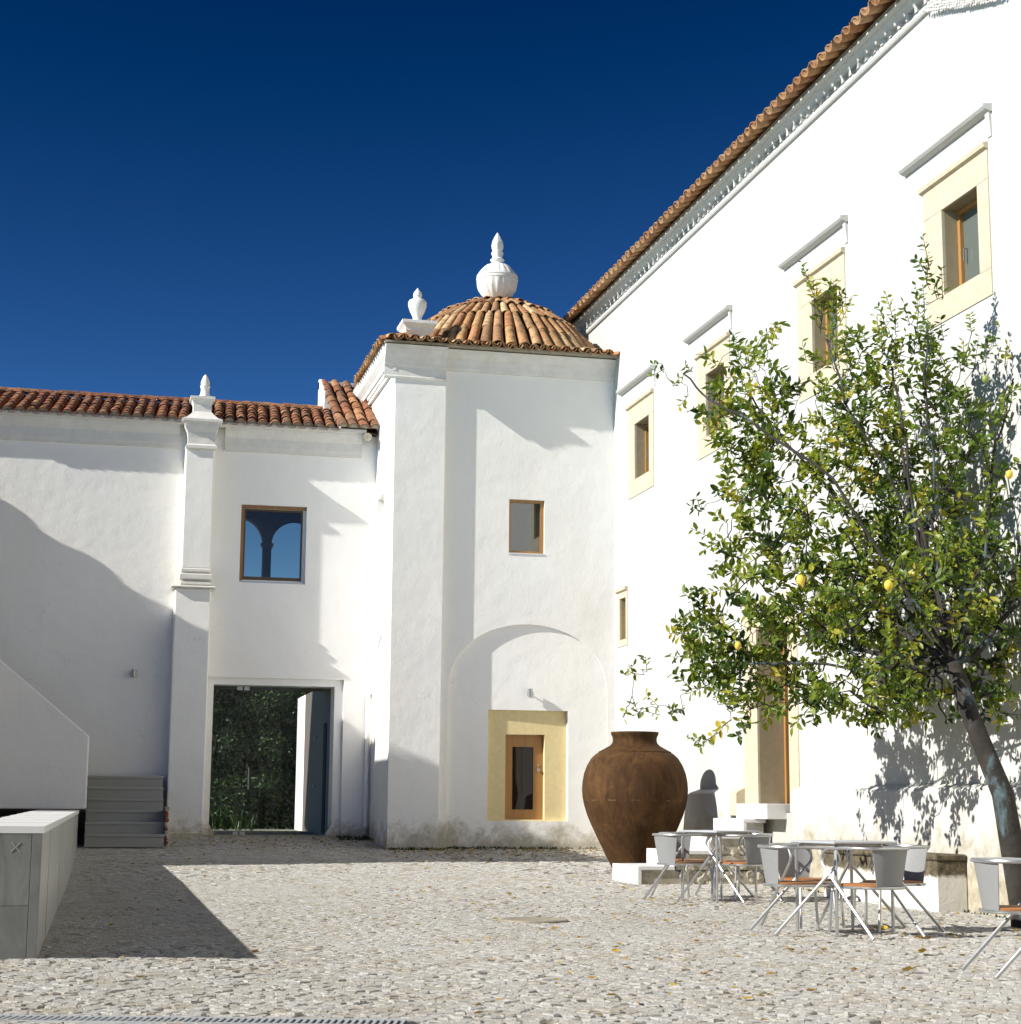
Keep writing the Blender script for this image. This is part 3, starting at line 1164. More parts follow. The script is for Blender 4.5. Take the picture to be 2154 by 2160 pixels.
mb.lathe([(r * US, z * US) for r, z in [(0.10, 0.71), (0.085, 0.75), (0.115, 0.78), (0.118, 0.80), (0.085, 0.83), (0.085, 0.87), (0.108, 0.91), (0.10, 0.94), (0.075, 0.955), (0.10, 1.0), (0.105, 1.06), (0.09, 1.13), (0.055, 1.20), (0.03, 1.245), (0.006, 1.28)]], (DC.x, DC.y, 10.05), 24,
         lambda z: (0.12, 7) if z > 0.97 else (0, 0))
mb.build('flame_tip', M['plaster_worn'], urn, True)
# small urn on its pedestal at the tower corner
c2 = (5.06, 28.98)
urn2 = thing('corner_urn', 'small white vase finial on a stepped pedestal at the left corner of the tower', 'urn', (c2[0], c2[1], 8.76))
mb = MB()
rings = []
for e, z in [(0.22, 8.74), (0.22, 8.84), (0.20, 8.85), (0.20, 8.92), (0.235, 8.97), (0.235, 9.02), (0.27, 9.06), (0.30, 9.09), (0.30, 9.14)]:
    rings.append([(c2[0] - e, c2[1] - e, z), (c2[0] + e, c2[1] - e, z), (c2[0] + e, c2[1] + e, z), (c2[0] - e, c2[1] + e, z)])
vs = [q for r in rings for q in r]
fs = [(i * 4 + k, i * 4 + (k + 1) % 4, i * 4 + 4 + (k + 1) % 4, i * 4 + 4 + k) for i in range(len(rings) - 1) for k in range(4)]
fs += [(3, 2, 1, 0), tuple(len(vs) - 4 + k for k in range(4))]
mb.add(vs, fs)
mb.build('pedestal', M['plaster_worn'], urn2)
mb = MB()
mb.lathe([(0.10, 9.14), (0.085, 9.20), (0.075, 9.25), (0.085, 9.28), (0.13, 9.37), (0.158, 9.46), (0.16, 9.52), (0.14, 9.56), (0.08, 9.59), (0.065, 9.61)], (c2[0], c2[1], 0), 24)
mb.build('vase', M['plaster_worn'], urn2, True)
mb = MB()
mb.lathe([(0.062, 9.60), (0.075, 9.635), (0.076, 9.67), (0.06, 9.71), (0.035, 9.74), (0.02, 9.76), (0.004, 9.785)], (c2[0], c2[1], 0), 16)
mb.build('flame_tip', M['plaster_worn'], urn2, True)
# tower window
mb = MB()
for a, b in (((6.69, 5.245), (6.725, 6.165)), ((7.245, 5.245), (7.31, 6.165)), ((6.725, 6.115), (7.245, 6.165)), ((6.725, 5.245), (7.245, 5.285))):
    mb.box((a[0] + 0.001, YRc + 0.04, a[1]), (b[0] - 0.001, YRc + 0.095, b[1] - 0.001))
tw = mb.build('window', M['wood'], tower)
mb = MB()
mb.box((6.72, YRc + 0.065, 5.28), (7.25, YRc + 0.075, 6.12))
mb.build('pane', M['glass_mirror'], tw)
mb = MB()
mb.box((6.692, YRc - 0.01, 5.217), (7.308, YRc + 0.095, 5.243))
mb.build('sill', M['marble'], tw)
# tower door with its yellow stone surround
mb = MB()
yf = YN + 0.033
mb.panel((0, yf, 0), (1, 0, 0), (0, 0, 1), (0, -1, 0), dfr, [[(6.687, 0.78), (7.362, 0.78), (7.362, 2.188), (6.687, 2.188)]], [0.12])
td = mb.build('door_surround', M['stone_yellow'], tower)
mb = MB()
yd = yf + 0.10
for a, b in (((6.69, 0.78), (6.83, 2.186)), ((7.19, 0.78), (7.36, 2.186)), ((6.83, 1.985), (7.19, 2.186)), ((6.83, 0.78), (7.19, 0.945))):
    mb.box((a[0], yd, a[1]), (b[0], yd + 0.04, b[1]))
dl = mb.build('door', M['wood'], tower)
mb = MB()
mb.box((6.828, yd + 0.018, 0.94), (7.192, yd + 0.026, 1.99))
mb.build('pane', M['glass_door'], dl)
mb = MB()
mb.tube([(7.27, yd, 1.60), (7.27, yd - 0.03, 1.60)], 0.02, 10)
mb.tube([(7.27, yd - 0.03, 1.60), (7.27, yd - 0.05, 1.60)], 0.028, 10)
mb.tube([(7.275, yd, 1.68), (7.275, yd - 0.01, 1.68)], 0.018, 10)
mb.build('knob', M['steel'], dl, True)


# wall lamps
def sconce(x, y, z, label):
    t_ = thing('wall_lamp', label, 'lamp', (x, y, z), 0, 'wall lamps on the courtyard facades')
    b = MB()
    b.box((x - 0.03, y - 0.012, z - 0.05), (x + 0.03, y + 0.0, z + 0.05))
    b.tube([(x, y - 0.01, z), (x, y - 0.06, z)], 0.012, 8)
    b.build('bracket', M['iron'], t_)
    b = MB()
    b.lathe([(0.042, -0.065), (0.042, 0.065), (0.036, 0.07)], (x, y - 0.095, z), 16)
    b.build('lamp_shade', M['steel'], t_, True)


sconce(7.065, YN - SL * 1.4 - 0.001, 2.875, 'small metal wall lamp above the yellow stone door of the tower')
sconce(0.59, YL - 0.001, 3.165, 'small metal wall lamp in the shade above the stairs at left')

# ================================================================== MAIN BUILDING (right)
main = thing('main_building', 'tall white main building on the right with dentilled cornice, hooded stone windows and tiled eaves', 'building', (8.6, 20, 0))
YA, YB, ZC = -14.0, 40.0, 9.9
wins = []
for i, (y0, y1) in enumerate([(15.54, 16.977), (19.08, 20.578), (23.08, 24.474), (26.64, 28.035)]):
    wins.append((y0, y1, y0 + 0.235, y0 + 1.02, 6.37, 7.31))
extra = (11.4, 12.85, 11.64, 12.43, 6.37, 7.31)
wins.append(extra)
holes, deps = [], []
for y0, y1, a, b, z0, z1 in wins:
    holes.append([(y0, 6.09), (y1, 6.09), (y1, 7.645), (y0, 7.645)])
    deps.append(0.02)
holes.append([(28.12, 3.66), (28.68, 3.66), (28.68, 4.60), (28.12, 4.60)])
deps.append(0.02)
DOOR = [(20.80, 0.95), (22.70, 0.95), (22.70, 3.75), (20.80, 3.75)]
holes.append(DOOR)
deps.append(0.02)
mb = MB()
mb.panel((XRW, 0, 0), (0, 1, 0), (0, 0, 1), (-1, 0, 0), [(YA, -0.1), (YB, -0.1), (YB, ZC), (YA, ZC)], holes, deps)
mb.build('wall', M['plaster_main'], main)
mb = MB()
mb.box((XRW + 0.9, YA, 0), (XRW + 6, YB, 9.7))
mb.build('inner_mass', M['dark'], main)


def window(y0, y1, a, b, z0, z1, zb, zt, nm, hood=True, ledge=True, sash=True):
    f = MB()
    f.panel((XRW - 0.012, 0, 0), (0, 1, 0), (0, 0, 1), (-1, 0, 0), [(y0, zb), (y1, zb), (y1, zt), (y0, zt)], [[(a, z0), (b, z0), (b, z1), (a, z1)]], [0.035])
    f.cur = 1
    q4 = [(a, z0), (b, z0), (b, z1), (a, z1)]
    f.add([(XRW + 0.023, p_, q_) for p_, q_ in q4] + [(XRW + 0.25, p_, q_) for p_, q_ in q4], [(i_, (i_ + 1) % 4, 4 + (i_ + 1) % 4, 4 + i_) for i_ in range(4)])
    f.cur = 0
    f.panel((XRW + 0.02, 0, 0), (0, 1, 0), (0, 0, 1), (-1, 0, 0), [(y0, zb), (y1, zb), (y1, zt), (y0, zt)], [[(a, z0), (b, z0), (b, z1), (a, z1)]], [0])
    m4 = [(y0, zb), (y1, zb), (y1, zt), (y0, zt)]
    f.add([(XRW - 0.012, p, q) for p, q in m4] + [(XRW + 0.02, p, q) for p, q in m4], [(i, (i + 1) % 4, 4 + (i + 1) % 4, 4 + i) for i in range(4)])
    fo = f.build(nm, [M['stone'], M['stone_reveal_shade']], main)
    # joints between the blocks of the frame
    j = MB()
    for zz in (z0, z1):
        j.box((XRW - 0.0135, y0, zz - 0.004), (XRW - 0.011, a, zz + 0.004))
        j.box((XRW - 0.0135, b, zz - 0.004), (XRW - 0.011, y1, zz + 0.004))
    j.build('joint', M['mortar'], fo)
    if ledge:
        l = MB()
        l.prism([(XRW - 0.013, zt - 0.03), (XRW - 0.05, zt - 0.01), (XRW - 0.06, zt + 0.035), (XRW, zt + 0.05), (XRW, zt - 0.03)], y0 - 0.01, y1 + 0.03, 1)
        l.build('lintel_ledge', M['stone'], fo)
    if sash:
        s = MB()
        xs_ = XRW + 0.20
        t_ = 0.055
        for p, q in (((a, z0), (a + t_, z1)), ((b - t_, z0), (b, z1)), ((a + t_, z1 - t_), (b - t_, z1)), ((a + t_, z0), (b - t_, z0 + t_))):
            s.box((xs_ - (0.03 if p[0] > b - 0.06 or True else 0), p[0], p[1]), (xs_ + 0.05, q[0], q[1]))
        so = s.build('sash', M['wood'], fo)
        g = MB()
        g.box((xs_ + 0.012, a + t_ - 0.004, z0 + t_ - 0.004), (xs_ + 0.02, b - t_ + 0.004, z1 - t_ + 0.004))
        g.build('pane', M['glass_pale'], so)
        h = MB()
        yh = b - t_ - 0.07
        zc = (z0 + z1) / 2 - 0.05
        h.tube([(xs_ + 0.01, yh, zc + 0.07), (xs_ - 0.03, yh, zc + 0.07), (xs_ - 0.03, yh, zc - 0.07)], 0.009, 6)
        h.build('handle', M['steel'], so)
    else:
        g = MB()
        g.box((XRW + 0.22, a, z0), (XRW + 0.24, b, z1))
        g.build('shutter', M['stone_yellow'], fo)
    if hood:
        h = MB()
        hp = [(XRW, 7.975), (XRW - 0.03, 7.975), (XRW - 0.075, 7.995), (XRW - 0.10, 8.02), (XRW - 0.105, 8.045), (XRW, 8.06)]
        h.prism(hp, y0 - 0.12, y1 + 0.41, 1)
        # little corbel tongue under the near end
        h.prism([(XRW, 7.72), (XRW - 0.012, 7.72), (XRW - 0.035, 7.985), (XRW, 7.985)], y0 - 0.10, y0 - 0.02, 1)
        h.build('hood', M['plaster_main'], main)


for i, w in enumerate(wins):
    window(*w, 6.09, 7.645, 'window')
window(28.12, 28.68, 28.20, 28.55, 3.77, 4.47, 3.66, 4.60, 'window', False, True, False)
# door
mb = MB()
din = [(21.11, 0.95), (22.205, 0.95), (22.205, 3.35), (21.11, 3.35)]
mb.panel((XRW - 0.012, 0, 0), (0, 1, 0), (0, 0, 1), (-1, 0, 0), DOOR, [din], [0.03])
mb.cur = 1
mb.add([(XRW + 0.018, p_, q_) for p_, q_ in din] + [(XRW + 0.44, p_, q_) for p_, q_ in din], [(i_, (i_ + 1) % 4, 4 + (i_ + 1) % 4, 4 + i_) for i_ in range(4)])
mb.cur = 0
mb.add([(XRW - 0.012, p, q) for p, q in DOOR] + [(XRW + 0.02, p, q) for p, q in DOOR], [(i, (i + 1) % 4, 4 + (i + 1) % 4, 4 + i) for i in range(4)])
ds = mb.build('door_surround', [M['stone'], M['stone_reveal_shade']], main)
mb = MB()
mb.box((XRW + 0.36, 21.115, 1.0), (XRW + 0.42, 21.165, 3.345))
mb.box((XRW + 0.36, 22.14, 1.0), (XRW + 0.42, 22.20, 3.345))
mb.box((XRW + 0.36, 21.165, 3.29), (XRW + 0.42, 22.14, 3.345))
df = mb.build('door_frame', M['wood'], main)
mb = MB()
mb.box((XRW + 0.395, 21.167, 1.02), (XRW + 0.43, 22.138, 3.288))
for za, zb in ((1.15, 1.9), (2.05, 3.1)):
    mb.box((XRW + 0.385, 21.32, za), (XRW + 0.397, 22.0, zb))
mb.build('door', M['wood_dark'], main)
# plinth
XP = 8.42
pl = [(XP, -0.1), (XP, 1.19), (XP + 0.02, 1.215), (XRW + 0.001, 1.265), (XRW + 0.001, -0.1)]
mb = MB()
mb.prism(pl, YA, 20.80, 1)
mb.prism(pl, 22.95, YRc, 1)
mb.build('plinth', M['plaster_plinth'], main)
mb = MB()
mb.prism([(XP - 0.006, 0.9), (XP - 0.006, 1.195), (XP + 0.02, 1.22), (XRW + 0.003, 1.27), (XRW + 0.003, 0.9)], 22.70, 22.95, 1)
mb.build('jamb_base', M['stone'], main)
# cornice, dentils
mb = MB()
prof = [(XRW + 0.001, 9.62), (XRW - 0.035, 9.625), (XRW - 0.05, 9.65), (XRW - 0.047, 9.695), (XRW - 0.012, 9.70), (XRW - 0.012, 9.772), (XRW - 0.07, 9.775), (XRW - 0.075, 9.79), (XRW - 0.09, 9.81), (XRW - 0.125, 9.845), (XRW - 0.13, 9.862), (XRW - 0.19, 9.868), (XRW - 0.19, 9.90), (XRW + 0.001, 9.92)]
mb.prism(prof, YA, YB, 1)
co = mb.build('cornice', M['plaster_main'], main)
db = MB()
db.box((-0.055, -0.026, -0.074), (0.002, 0.032, 0.0))
dm2 = db.mesh('dentil', M['plaster_main'])
y = 14.0
while y < 31.5:
    inst('dentil', dm2, co, Matrix.Translation((XRW - 0.012, y + random.gauss(0, 0.004), 9.774)))
    y += 0.222
# eave tiles
mb = MB()
mb.add([(8.36, YA, 9.89), (8.36, YB, 9.89), (12, YB, 11.2), (12, YA, 11.2), (8.36, YA, 9.93), (8.36, YB, 9.93), (12, YB, 11.25), (12, YA, 11.25)], [(0, 1, 2, 3), (4, 7, 6, 5), (0, 4, 5, 1), (1, 5, 6, 2), (3, 2, 6, 7), (0, 3, 7, 4)])
ro = mb.build('roof', M['mortar'], main)
et = tile_mesh('eave_tile', 0.62, 0.10, 0.09, M['tile_eave'])
ec2 = tile_mesh('eave_tile', 0.62, 0.105, 0.10, M['tile_eave'], up=-1)
y = 13.6
while y < 32.0:
    inst('eave_tile', et, ro, jit(slope_frame((8.19, y, 9.945), (1, 0, 0.36), (0, 1, 0)), 0.03))
    inst('eave_tile', ec2, ro, jit(slope_frame((8.14, y + 0.125, 9.985), (1, 0, 0.34), (0, 1, 0)), 0.03))
    y += 0.25

# pale scalloped bundle hanging at the eave, top of the picture
bun = MB()
for row in range(4):
    for k in range(26):
        f_ = k / 25
        px = 1948 + 135 * f_ + row * 6
        py = 22 - 24 * f_ ** 1.3 - row * 7 + random.uniform(-1.5, 1.5)
        c = onX(px, py, 8.47 - 0.02 * row)
        r = random.uniform(0.016, 0.026)
        bun.lathe([(r * 0.2, -r), (r * 0.8, -r * 0.6), (r, 0), (r * 0.8, r * 0.6), (r * 0.2, r)], c, 7)
bo = bun.build('scalloped_fringe', M['plaster_worn'], None, True)
tag(bo, 'pale scalloped fringe hanging under the eave at the top edge of the picture', 'fringe', None, 'stuff')

# ================================================================== ENTRANCE STEPS (right)
st = thing('entrance_steps', 'pale marble entrance steps climbing to the doorway of the main building beside the jar', 'steps', (7.6, 22.2, 0))
Ya, Yb = 21.70, 22.83
lev = [(6.72, 0.268), (7.19, 0.464), (7.66, 0.66), (8.13, 0.862)]
for i, (x0, z1) in enumerate(lev):
    x1 = lev[i + 1][0] if i < 3 else XP
    z0 = lev[i - 1][1] if i else -0.05
    b = MB()
    b.bbox((x0, Ya, z1 - 0.05), (x1 + 0.02, Yb, z1), 0.005)         # tread
    b.bbox((x0 + 0.0, Ya + 0.001, z0), (x0 + 0.05, Yb, z1 - 0.0505), 0.004)    # riser slab
    b.build('step', M['marble'], st)
b = MB()
b.bbox((XP - 0.14, 21.25, 0.862), (XRW + 0.30, 22.36, 1.055), 0.006)
b.build('doorstep', M['marble'], st)
b = MB()
b.box((6.77, Ya + 0.035, -0.05), (XP, Yb - 0.01, 0.217))
b.box((7.24, Ya + 0.035, 0.2), (XP, Yb - 0.01, 0.412))
b.box((7.71, Ya + 0.035, 0.4), (XP, Yb - 0.01, 0.608))
b.box((8.18, Ya + 0.035, 0.6), (XP, Yb - 0.01, 0.81))
b.build('core', M['plaster_plinth'], st)
M['rubble'] = mat_simple('rubble_stone', (0.40, 0.36, 0.28), 0.95, 0, 0.45, 12, 0.5, obj=False)


def rock(r, seed, flat=0.6):
    b = bmesh.new()
    bmesh.ops.create_icosphere(b, subdivisions=1, radius=r)
    rr = random.Random(seed)
    for v in b.verts:
        v.co *= rr.uniform(0.75, 1.15)
        v.co.y *= flat
    me = bpy.data.meshes.new('rubble_stone')
    b.to_mesh(me)
    b.free()
    me.materials.append(M['rubble'])
    return me


rocks = [rock(0.07, s) for s in range(5)]
for k in range(46):
    x = random.uniform(7.3, 8.38)
    ztop = 0.2 + (0.2 if x > 7.3 else 0) + (0.2 if x > 7.75 else 0) + (0.2 if x > 8.2 else 0) - 0.06
    z = random.uniform(0.03, ztop)
    m = Matrix.Translation((x, Ya + 0.045, z)) @ Matrix.Rotation(random.uniform(0, 6), 4, 'Y') @ Matrix.Scale(random.uniform(0.5, 1.1), 4)
    inst('rubble_stone', rocks[k % 5], st, m)

# trough against the plinth
M['mossy'] = mat_plaster('mossy_trough', (0.30, 0.30), 0.0)
t = NT('mossy_trough_stone')
p = t.pos()
zm = zmask(t, 0.26, 0.40)
n1 = t.noise(7, 6, 0.75, p, 0.3)
m = t.math('SUBTRACT', t.math('ADD', n1, 0.28), t.math('MULTIPLY', zm, 0.9))
c = t.mix(t.ramp(m, [(0.35, 0.0), (0.6, 1.0)]), (0.62, 0.60, 0.54), t.ramp(t.noise(16, 5, 0.7, p), [(0.3, (0.025, 0.018, 0.009)), (0.7, (0.17, 0.14, 0.085))]))
t.col(c)
t.rough(0.95)
t.bump(n1, 0.6, 0.02)
M['mossy'] = t.m
tr = thing('stone_trough', 'long white stone trough with mossy dark top standing against the plinth behind the near table', 'trough', (8.2, 17.6, 0))
b = MB()
b.bbox((8.09, 16.25, -0.03), (XP - 0.002, 19.05, 0.50), 0.012)
b.build('body', M['mossy'], tr)
b = MB()
b.bbox((8.075, 16.235, 0.502), (XP - 0.003, 19.07, 0.565), 0.015)
b.build('rim', M['mossy'], tr)

# ================================================================== JAR
t = NT('weathered_terracotta')
p = t.pos(obj=True)
n1 = t.noise(2.2, 6, 0.65, p, 0.5)
n2 = t.noise(3.0, 5, 0.7, t.pos((5, 5, 0.6), obj=True))
c = t.ramp(n1, [(0.28, (0.036, 0.018, 0.006)), (0.5, (0.070, 0.034, 0.011)), (0.72, (0.125, 0.063, 0.022))])
c = t.mix(t.ramp(n2, [(0.45, 0.0), (0.72, 0.85)]), c, (0.026, 0.013, 0.006))
sep = t.n('ShaderNodeSeparateXYZ')
t.l(t.n('ShaderNodeTexCoord').outputs['Object'], sep.inputs[0])
zz = sep.outputs[2]
band = t.math('LESS_THAN', t.math('ABSOLUTE', t.math('SUBTRACT', t.math('ADD', zz, t.math('MULTIPLY', t.noise(6, 2, 0.5, p), 0.03)), 1.02)), 0.008)
c = t.mix(t.math('MULTIPLY', band, t.ramp(t.noise(14, 3, 0.6, p), [(0.52, 0.0), (0.62, 0.5)])), c, (0.20, 0.14, 0.07))
t.col(c)
t.rough(0.85)
t.b.inputs['Specular IOR Level'].default_value = 0.2
t.bump(t.noise(26, 5, 0.7, p), 0.35, 0.02)
M['clay'] = t.m
JX, JY = 7.395, 24.0
jg = gz(JX, JY)
jar = thing('storage_jar', 'huge brown terracotta storage jar standing beside the marble steps', 'jar', (JX, JY, jg))
prof = [(0.27, 0.0), (0.30, 0.03), (0.345, 0.13), (0.41, 0.25), (0.475, 0.39), (0.545, 0.53), (0.61, 0.67), (0.67, 0.81), (0.71, 0.94), (0.735, 1.06), (0.742, 1.16), (0.735, 1.27), (0.712, 1.39), (0.67, 1.50), (0.61, 1.60), (0.55, 1.655), (0.515, 1.675), (0.512, 1.69), (0.49, 1.698),
        (0.42, 1.735), (0.35, 1.775), (0.318, 1.81), (0.308, 1.85), (0.312, 1.89), (0.33, 1.925), (0.338, 1.95), (0.334, 1.965), (0.315, 1.967), (0.295, 1.93), (0.285, 1.87), (0.30, 1.80), (0.4, 1.70), (0.2, 1.6)]
b = MB()
b.lathe(prof, (JX, JY, jg - 0.01), 64)
b.build('body', M['clay'], jar, True)

# ================================================================== STAIRS (left)
M['step_stone'] = mat_simple('grey_step_stone', (0.34, 0.335, 0.31), 0.85, 0, 0.04, 3, 0.04, obj=False)
ss = thing('stone_staircase', 'grey stone staircase in the shade between the sloping parapet and the pilaster', 'staircase', (0.5, 28.9, 0))
z0 = 0.25
for i in range(6):
    zt = 0.33 + 0.186 * (i + 1)
    yy = 28.9 + 0.29 * i
    b = MB()
    b.bbox((-0.10, yy - 0.015, zt - 0.045), (1.135, yy + 0.31 if i < 5 else YL - 0.003, zt), 0.006)
    b.box((-0.09, yy + 0.006, zt - 0.20), (1.13, yy + 0.05, zt - 0.046))
    b.build('step', M['step_stone'], ss)
b = MB()
b.prism([(28.98, 0.0), (28.98, 0.30), (30.3, 1.05), (30.70, 1.30), (30.70, 0.0)], -0.08, 1.128, 0)
b.build('core', M['mortar'], ss)
# second flight behind the parapet
for i in range(6):
    b = MB()
    zt = 1.446 + 0.19 * (i + 1)
    b.box((-0.10 - 0.26 * (i + 1), 29.15, 1.2), (-0.10 - 0.26 * i, YL - 0.003, zt))
    b.build('step', M['step_stone'], ss)
# exposed brick edge beside the steps
M['brick'] = mat_simple('old_brick', (0.22, 0.075, 0.045), 0.95, 0, 0.3, 10, 0.4, obj=False)
zz = 0.30
for i in range(9):
    b = MB()
    hh = random.choice((0.055, 0.06, 0.10, 0.075))
    e = random.uniform(-0.015, 0.02)
    b.bbox((1.137, 29.02 + e, zz), (1.20 + random.uniform(-0.012, 0.01), 29.5, zz + hh - 0.008), 0.012)
    b.build('brick', M['brick'] if i % 5 in (1, 2, 4) else M['rubble'], ss)
    zz += hh
# parapet
sp = thing('stair_parapet', 'white sloping stair parapet wall at the left edge', 'wall', (-1.0, 28.9, 0.9))
b = MB()
pf = [(-0.09, 0.90), (-0.092, 2.03), (-0.12, 2.06), (-6.0, 6.95), (-6.0, 0.90)]
b.prism(pf, 28.90, 29.13, 1)
soften(b.build('wall', M['plaster'], sp), 0.02)
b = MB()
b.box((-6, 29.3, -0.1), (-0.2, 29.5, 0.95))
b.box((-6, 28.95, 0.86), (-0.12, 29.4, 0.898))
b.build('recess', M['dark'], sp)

# ================================================================== LOW MARBLE WALL (left foreground)
t = NT('grey_veined_marble')
p = t.pos((1, 1, 0.35))
n1 = t.noise(5, 6, 0.7, p, 0.8)
st_ = t.ramp(t.noise(1.0, 5, 0.7, t.pos((9, 9, 0.8))), [(0.52, 0.0), (0.75, 0.55)])
c = t.ramp(n1, [(0.3, (0.33, 0.335, 0.31)), (0.55, (0.42, 0.425, 0.40)), (0.8, (0.26, 0.265, 0.25))])
c = t.mix(st_, c, (0.13, 0.125, 0.10))
t.col(c)
t.rough(0.35)
M['marble_grey'] = t.m
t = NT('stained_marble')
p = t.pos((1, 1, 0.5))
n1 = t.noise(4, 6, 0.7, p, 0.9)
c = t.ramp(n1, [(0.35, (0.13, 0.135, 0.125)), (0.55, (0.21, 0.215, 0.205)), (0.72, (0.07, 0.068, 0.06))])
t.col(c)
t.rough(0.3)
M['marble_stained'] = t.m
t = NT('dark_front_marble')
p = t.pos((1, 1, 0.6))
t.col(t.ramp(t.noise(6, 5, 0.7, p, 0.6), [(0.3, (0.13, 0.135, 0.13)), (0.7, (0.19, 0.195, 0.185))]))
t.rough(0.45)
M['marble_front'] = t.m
lw = thing('marble_basin_wall', 'long low grey marble basin wall running back from the left foreground', 'wall', (-0.35, 12.2, 0))
ya, yb = 12.18, 28.4
xr0, xr1 = -0.31, -0.20


def lwx(y):
    return xr0 + (xr1 - xr0) * (y - 12.18) / 16.7


b = MB()
b.add([(-0.80, ya + 0.04, -0.1), (lwx(ya) - 0.03, ya + 0.04, -0.1), (lwx(yb) - 0.03, yb, -0.1), (-0.72, yb, -0.1), (-0.80, ya + 0.04, 0.80), (lwx(ya) - 0.03, ya + 0.04, 0.80), (lwx(yb) - 0.03, yb, 0.845), (-0.72, yb, 0.845)],
      [(0, 3, 2, 1), (4, 5, 6, 7), (0, 1, 5, 4), (1, 2, 6, 5), (2, 3, 7, 6), (3, 0, 4, 7)])
b.build('core', M['mortar'], lw)
n = 9
for i in range(n):
    y0 = ya + (yb - ya) * i / n
    y1 = ya + (yb - ya) * (i + 1) / n - 0.006
    zt0 = 0.845 + 0.045 * (y0 - ya) / (yb - ya)
    b = MB()
    x0, x1 = lwx(y0) + 0.012, lwx(y1) + 0.012
    vs = [(-0.83, y0, zt0 - 0.045), (x0, y0, zt0 - 0.045), (x1, y1, zt0 - 0.043), (-0.80, y1, zt0 - 0.043), (-0.83, y0, zt0), (x0, y0, zt0), (x1, y1, zt0 + 0.004), (-0.80, y1, zt0 + 0.004)]
    b.add(vs, [(0, 3, 2, 1), (4, 5, 6, 7), (0, 1, 5, 4), (1, 2, 6, 5), (2, 3, 7, 6), (3, 0, 4, 7)])
    b.build('cap_slab', M['marble'], lw)
    for j in range(2):
        u0 = y0 + (y1 - y0) * j / 2 + (0.04 if i == 0 and j == 0 else 0)
        u1 = y0 + (y1 - y0) * (j + 1) / 2 - 0.005
        b = MB()
        a0, a1 = lwx(u0), lwx(u1)
        e = random.uniform(-0.002, 0.002)
        b.add([(a0 + e, u0, -0.1), (a1 + e, u1, -0.1), (a1 + e, u1, zt0 - 0.047), (a0 + e, u0, zt0 - 0.047), (a0 - 0.028, u0, -0.1), (a1 - 0.028, u1, -0.1), (a1 - 0.028, u1, zt0 - 0.047), (a0 - 0.028, u0, zt0 - 0.047)],
              [(0, 1, 2, 3), (4, 7, 6, 5), (0, 4, 5, 1), (1, 5, 6, 2), (2, 6, 7, 3), (3, 7, 4, 0)])
        b.build('facing_slab', M['marble_grey'], lw)
# front face slabs: narrow edge strip, broad stained slab, lower slab
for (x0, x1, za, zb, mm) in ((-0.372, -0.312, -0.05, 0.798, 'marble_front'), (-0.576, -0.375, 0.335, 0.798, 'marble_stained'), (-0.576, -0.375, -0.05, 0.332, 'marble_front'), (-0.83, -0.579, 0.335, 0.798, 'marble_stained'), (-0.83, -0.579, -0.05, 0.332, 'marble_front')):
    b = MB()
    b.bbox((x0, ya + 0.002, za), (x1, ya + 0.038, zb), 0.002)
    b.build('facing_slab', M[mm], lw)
# taped cross left on the stained slab
b = MB()
for s_ in (-1, 1):
    c = Vector((-0.475, ya - 0.0015, 0.71))
    d = Vector((0.030, 0, 0.032 * s_))
    w = Vector((-0.0018 * s_, 0, 0.0017))
    b.add([c - d - w, c + d - w, c + d + w, c - d + w, c - d - w + Vector((0, .003, 0)), c + d - w + Vector((0, .003, 0)), c + d + w + Vector((0, .003, 0)), c - d + w + Vector((0, .003, 0))], [(0, 1, 2, 3), (4, 7, 6, 5), (0, 4, 5, 1), (1, 5, 6, 2), (2, 6, 7, 3), (3, 7, 4, 0)])
b.build('tape_cross', M['marble_grey'], lw)

# ================================================================== FURNITURE
def arc(c, u, v, r, a0, a1, n):
    c, u, v = Vector(c), Vector(u), Vector(v)
    return [c + u * r * math.cos(a0 + (a1 - a0) * k / n) + v * r * math.sin(a0 + (a1 - a0) * k / n) for k in range(n + 1)]


HR, HS = 0.685, 0.385


